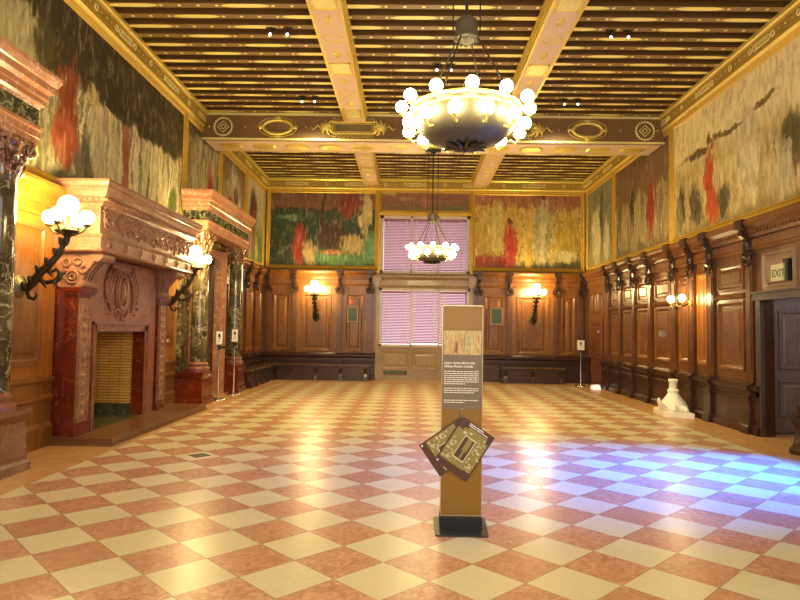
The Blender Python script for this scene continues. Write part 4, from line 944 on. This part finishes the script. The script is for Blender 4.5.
# ------------------------------------------------------------------ information stand
ks = thing('information_stand', 'tall brass coloured information stand with printed panel in the middle of the floor', 'information stand', (.41, 4.8, 0))
m = MB(); m.box(.256, .562, 4.77, 4.83, .10, 1.69); build('board', m, BRASSY, ks)
m = MB(); m.box(.252, .256, 4.766, 4.834, .10, 1.695); m.box(.562, .566, 4.766, 4.834, .10, 1.695); m.box(.252, .566, 4.766, 4.834, 1.69, 1.696); m.box(.252, .566, 4.766, 4.834, .095, .105); build('edge_trim', m, flat('brass_edge', (.55, .42, .22), .3, .7), ks)
m = MB(); m.box(.25, .565, 4.72, 4.88, .012, .095); build('plinth', m, BLACK, ks)
m = MB(); n_ = 6; pl_ = []
for (x_, y_, a0_) in ((.575, 4.60, -90), (.595, 5.0, 0), (.235, 5.0, 90), (.235, 4.60, 180)):
    for k in range(5):
        an = math.radians(a0_ + 22.5 * k); pl_.append((x_ + .025 * math.cos(an), y_ + .025 * math.sin(an)))
m.loft([[(x_, y_, z_) for x_, y_ in pl_] for z_ in (0, .009, .012)]); build('base_plate', m, DKMET, ks)
m = MB(); m.box(.258, .560, 4.765, 4.7705, .90, 1.505); pr2 = build('printed_panel', m, TAUPE, ks)
pic = mural_mat('printed_picture', 1.7, [(0, S(150, 110, 60)), (1, S(206, 176, 110))], [(.35, .3, .06, .3, S(170, 96, 54)), (.65, .5, .1, .45, S(206, 196, 140))], streak=(12, 1), sk=.9, vr=(-.3, 1.5), cols=[(.3, S(120, 84, 44)), (.45, S(226, 196, 124)), (.55, S(170, 130, 70)), (.7, S(240, 220, 160))], seed=33)
m = MB(); m.box(.262, .553, 4.762, 4.766, 1.315, 1.50); o = build('picture_strip', m, pic, pr2); uvl = o.data.uv_layers.new(name='UVMap')
for L in o.data.loops:
    co = o.data.vertices[L.vertex_index].co + wloc(o); uvl.data[L.index].uv = ((co.x - .262) / .29, (co.z - 1.315) / .185)
LET = flat('cream_lettering', (.80, .74, .58), .5)
def text(body, size, loc, rot, mat, parent, ext=.0006, align='LEFT', name='lettering', bold=0):
    c = bpy.data.curves.new(name, 'FONT'); c.body = body; c.size = size; c.extrude = ext; c.align_x = align; c.offset = bold; c.materials.append(mat)
    o = bpy.data.objects.new(name, c); C.objects.link(o); o.parent = parent; o.location = Vector(loc) - (wloc(parent) if parent else Vector()); o.rotation_euler = rot
    me = bpy.data.meshes.new_from_object(o); o2 = bpy.data.objects.new(name, me); C.objects.link(o2); o2.parent = parent; o2.location = o.location; o2.rotation_euler = rot; bpy.data.objects.remove(o); return o2
RX = (PI / 2, 0, 0)
text('Learn more about the\nAbbey Room murals', .0265, (.270, 4.7635, 1.245), RX, LET, pr2, bold=.0006)
m = MB(); rnd = random.Random(11)
for n0, z0, rows in ((0, 1.185, 7), (1, 1.055, 3), (2, .965, 2)):
    for r in range(rows):
        x_ = .270; end = .535 if r < rows - 1 else .40 + .1 * rnd.random(); z = z0 - r * .0158
        while x_ < end:
            w = rnd.uniform(.012, .034); m.box(x_, min(x_ + w, end), 4.763, 4.7652, z, z + .0062); x_ += w + .005
build('small_print', m, LET, pr2)
m = MB()
for k in range(6): m.torus((.405, 4.755, .915 - .014 * k), .007, .002, (0, 1, 0) if k % 2 else (1, 0, 0), 10, 4)
m.cyl((.405, 4.77, .92), (.405, 4.75, .92), .004)
o = build('bead_chain', m, CHROME, None, origin=(.405, 4.755, .85)); tag(o, 'small metal chain hook holding the plan cards on the stand', 'chain')
def plan_card(label, cx_, cz_, w, h, ang, y):
    t = thing('floor_plan_card', label, 'card', (0, 0, 0))
    m = MB(); m.box(-w / 2, w / 2, -.002, .002, -h / 2, h / 2); base = build('card', m, flat('card_dark_brown', (.085, .03, .012), .35) if 'card_dark_brown' not in bpy.data.materials else bpy.data.materials['card_dark_brown'], t)
    rnd = random.Random(4)
    pm = MB(); ml = []
    def p(nm, mt, boxes):
        if mt not in ml: ml.append(mt)
        for (a, b_, c_, d_, k) in boxes: pm.box(a * w, b_ * w, -.0026 - k * .0004, -.0018, c_ * h, d_ * h, ml.index(mt))
    OL = bpy.data.materials.get('plan_olive') or flat('plan_olive', (.26, .21, .055), .4); CRM = bpy.data.materials.get('plan_cream') or flat('plan_cream', (.62, .52, .30), .4); DK = bpy.data.materials.get('plan_dark') or flat('plan_dark', (.07, .03, .015), .4)
    p('olive_field', OL, [(-.46, .46, -.36, .36, 0), (-.2, .46, .36, .40, 0)])
    bx = []
    for i in range(60):
        a = rnd.uniform(-.45, .40); c_ = rnd.uniform(-.35, .33)
        if abs(a + .02) < .2 and abs(c_) < .22: continue
        bx.append((a, a + rnd.uniform(.02, .09), c_, c_ + rnd.uniform(.012, .045), 1))
    p('plan_rooms', CRM, bx)
    p('court_outline', CRM, [(-.18, .16, -.24, .24, 2)]); p('court', DK, [(-.155, .135, -.215, .215, 3)]); p('court_hall', OL, [(-.06, .08, -.05, .215, 4), (-.02, .04, -.2, -.05, 4)])
    p('dark_corners', DK, [(-.5, -.30, .30, .5, 3), (.28, .5, -.5, -.34, 3), (-.5, -.33, -.5, -.36, 3), (.36, .5, .30, .5, 3)])
    p('white_tab', WHITE, [(-.46, -.41, -.47, -.44, 4)]); p('title_line', WHITE, [(-.24, -.06, .455, .475, 4), (-.04, .18, .455, .475, 4), (-.24, -.02, .42, .435, 4), (.0, .12, .42, .435, 4), (.14, .34, .42, .435, 4)])
    build('printed_plan', pm, ml, base)
    t.location = (cx_, y, cz_); t.rotation_euler = (0, math.radians(ang), 0); return t
plan_card('front brown floor plan card hanging askew on the stand', .430, .605, .290, .395, 33, 4.742)
plan_card('rear brown floor plan card sticking out left behind the other', .325, .62, .285, .39, 33 + 22, 4.752)

# ------------------------------------------------------------------ stanchions with signs
def stanchion(x, y, top, label, w=.13, h=.28):
    t = thing('sign_stand', label, 'sign stand', (x, y, 0))
    m = MB(); m.lathe([(.17, 0), (.17, .012), (.12, .03), (.03, .045), (.022, .06)], (x, y, 0), 24); build('base', m, CHROME, t)
    m = MB(); m.cyl((x, y, .05), (x, y, top - h - .04), .019, n=12); build('pole', m, CHROME, t)
    m = MB(); m.cyl((x, y, top - h - .10), (x, y, top - h - .01), .032, n=14); build('head', m, BLACK, t)
    m = MB(); m.box(x - w / 2 - .008, x + w / 2 + .008, y - .008, y + .008, top - h - .01, top); m.box(x - w / 2, x + w / 2, y - .0095, y - .0075, top - h, top - .01, 1); 
    sg = build('sign', m, [CHROME, WHITE], t)
    m = MB(); m.box(x - .022, x + .022, y - .012, y - .009, top - h * .48, top - h * .22); m.box(x - .012, x + .022, y - .012, y - .009, top - h * .60, top - h * .55)
    m.box(x - .03, x + .03, y - .012, y - .009, top - h * .72, top - h * .70); m.box(x - .03, x + .02, y - .012, y - .009, top - h * .8, top - h * .78); build('sign_mark', m, BLACK, sg)
    return t
st1 = stanchion(-3.92, 12.72, 1.42, 'chrome post with white sign before the second doorcase, nearer of two joined by a belt')
stanchion(-3.92, 13.85, 1.46, 'chrome post with white sign before the second doorcase, farther of two joined by a belt')
m = MB(); m.box(-3.925, -3.915, 12.75, 13.82, 1.045, 1.095); build('belt', m, BLACK, st1)
stanchion(4.82, 17.5, 1.29, 'lone chrome post with white notice near the far right bench', .20, .28)

# ------------------------------------------------------------------ plaster sculpture base
ps = thing('plaster_sculpture', 'white plaster tortoise-like base with a broken column on a slab by the right wall', 'sculpture', (4.976, 11.62, 0))
m = MB(); a0_ = [(4.61, 11.32), (5.085, 11.14), (5.105, 11.92), (4.74, 12.12)]; cc = (4.920, 11.63)
m.loft([[(cc[0] + (x - cc[0]) * s_, cc[1] + (y - cc[1]) * s_, z) for x, y in a0_] for s_, z in ((1, 0), (1, .075), (.985, .09))]); build('slab', m, PLASTER, ps)
m = MB(); c0 = (4.909, 11.62, 0)
m.lathe([(.235, .09), (.26, .12), (.255, .16), (.215, .23), (.16, .30), (.115, .36), (.095, .40), (.085, .43)], c0, 32, flute=4, fd=.05); bd = build('body', m, PLASTER, ps)
m = MB(); m.lathe([(.085, .42), (.10, .43), (.105, .45), (.09, .475), (.072, .49), (.07, .52), (.07, .60), (.08, .61), (.085, .665), (.0001, .668)], c0, 24); build('column_stump', m, PLASTER, ps)
m = MB(); m.tube([(4.730, 11.50, .13), (4.618, 11.44, .20), (4.573, 11.42, .26), (4.562, 11.42, .33)], [.05, .05, .042, .022], 10); build('raised_fin', m, PLASTER, ps)
for p_, q_ in (((4.84, 11.42, .14), (4.79, 11.30, .10)), ((4.97, 11.42, .14), (5.03, 11.29, .105)), ((4.97, 11.78, .14), (5.02, 11.88, .11)), ((4.80, 11.8, .14), (4.80, 11.93, .11))):
    m = MB(); m.tube([p_, ((p_[0] + q_[0]) / 2, (p_[1] + q_[1]) / 2, .15), q_], [.07, .06, .035], 10); build('foot', m, PLASTER, ps)

# ------------------------------------------------------------------ small things on walls, ceiling and floor
es = thing('exit_sign', 'pale exit sign on the panel above the right hand doorway', 'sign', tuple(WR.P(8.86, .05, 2.39)))
m = MB(); WR.box(m, 8.72, 9.02, .045, .09, 2.28, 2.52); bx = build('housing', m, flat('exit_housing', (.62, .58, .30), .4), es)
EX = NT('exit_letters'); EX.b.inputs['Emission Color'].default_value = (.35, .75, .35, 1); EX.b.inputs['Emission Strength'].default_value = .02; EXM = EX.set((.08, .14, .04), .5)
text('EXIT', .15, WR.P(9.00, .091, 2.34), (PI / 2, 0, -PI / 2), EXM, bx, .001, bold=.003)
m = MB(); WR.box(m, 8.60, 8.66, .04, .10, 2.27, 2.55); WR.box(m, 8.57, 8.69, .04, .12, 2.53, 2.57); build('bracket', m, BLACK, es)
def plaque(x0, x1, z0, z1, label):
    t = thing('wall_plaque', label, 'plaque', ((x0 + x1) / 2, YB - .05, z0))
    m = MB(); WB.panel(m, x0, x1, z0, z1, .068, .05, .025, field=False); build('frame', m, W_GREY, t)
    m = MB(); WB.box(m, x0 + .045, x1 - .045, .06, .074, z0 + .045, z1 - .045); build('slate', m, PLAQ, t)
    return t
plaque(-1.88, -1.54, 1.70, 2.18, 'dark green framed plaque on the back wall left of the window')
plaque(2.40, 2.78, 1.68, 2.20, 'dark green framed plaque on the back wall right of the window')
m = MB(); WB.box(m, -1.78, -1.68, .05, .09, 2.26, 2.33); m.sphere(WB.P(-1.73, .09, 2.295), .02, 8, 5)
o = build('alarm_beacon', m, flat('red_enamel', (.55, .05, .03), .4), origin=WB.P(-1.73, .05, 2.29)); tag(o, 'small red alarm light above the left green plaque', 'alarm light')
m = MB(); m.torus(WR.P(13.0, .10, 1.50), .045, .010, (1, 0, 0), 14, 5); m.box(XR - .10, XR - .06, 12.99, 13.02, 1.44, 1.56)
o = build('pull_handle', m, CHROME, origin=WR.P(13.0, .08, 1.5)); tag(o, 'small bright pull handle on a right wall panel behind the plaster sculpture', 'handle')
def ceil_spot(x, y, z, label):
    t = thing('ceiling_spotlight', label, 'spotlight', (x, y, z)); m = MB()
    m.box(x - .07, x + .07, y - .012, y + .012, z + .03, z + .045); m.cyl((x, y, z + .055), (x, y, z - .02), .012); build('bracket', m, IRON, t)
    m = MB(); m.cyl((x, y, z - .02), (x, y - .03, z - .07), .020, .028, n=12); build('lamp_head', m, IRON, t)
    m = MB(); m.sphere((x, y - .032, z - .075), .020, 10, 6); build('bulb', m, bpy.data.materials.get('spot_bulb') or emit('spot_bulb', (1, .95, .85), 12), t)
    l = bpy.data.lights.new('spot_beam', 'SPOT'); l.energy = 170; l.color = (1, .80, .36); l.spot_size = math.radians(118); l.spot_blend = .9; l.shadow_soft_size = .03
    lo = bpy.data.objects.new('spot_beam', l); C.objects.link(lo); lo.parent = t; lo.location = (0, -.03, -.12); lo.rotation_euler = (math.radians(22), 0, 0)
for i, (x, y) in enumerate(((-2.17, 9.13), (-1.91, 9.13), (-2.17, 11.88), (-1.92, 11.88), (.40, 10.35), (.64, 10.35), (2.95, 9.13), (3.21, 9.13), (2.94, 11.88), (3.2, 11.88))):
    ceil_spot(x, y, 6.0, ['left of the near pair of spotlights in the left ceiling bay', 'right of the near pair of spotlights in the left ceiling bay', 'left of the far pair of spotlights in the left ceiling bay', 'right of the far pair of spotlights in the left ceiling bay', 'left of the pair of ceiling spotlights behind the near chandelier', 'right of the pair of ceiling spotlights behind the near chandelier', 'left of the near pair of spotlights in the right ceiling bay', 'right of the near pair of spotlights in the right ceiling bay', 'left of the far pair of spotlights in the right ceiling bay', 'right of the far pair of spotlights in the right ceiling bay'][i])
m = MB(); s_ = .1; m.loft([[(-2.43 + dx * k, 7.25 + dy * k, z) for dx, dy in ((-.13, 0), (0, -.13), (.13, 0), (0, .13))] for k, z in ((1, .0), (1, .003), (.92, .005))])
o = build('floor_outlet', m, flat('outlet_grey', (.14, .11, .07), .4, .3), origin=(-2.43, 7.25, 0)); tag(o, 'small dark square outlet cover set in the tiles near the fireplace', 'floor outlet')
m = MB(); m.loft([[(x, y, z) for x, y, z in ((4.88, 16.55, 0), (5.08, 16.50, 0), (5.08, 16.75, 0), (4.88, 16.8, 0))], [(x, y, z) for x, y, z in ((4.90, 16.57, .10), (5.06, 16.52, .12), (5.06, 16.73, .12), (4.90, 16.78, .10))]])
o = build('door_stop', m, emit('lit_white_block', (1, .95, .95), .5), origin=(4.98, 16.65, 0)); tag(o, 'small glowing white block on the floor at the foot of the far right door', 'floor light')  # invented glowing block in place of an unidentified bright spot on the floor

m = MB(); m.lathe([(.17, 0), (.17, .05), (.14, .08), (.12, .13), (.10, .2), (.10, .32), (.13, .38), (.16, .42), (.18, .44), (.18, .47), (.09, .48), (.08, .60), (.0001, .61)], (5.04, 8.02, 0), 8, 0, False)
o = build('low_post', m, W_DADO, origin=(5.04, 8.02, 0)); tag(o, 'low dark turned wooden post at the right edge before the open grey door', 'post')
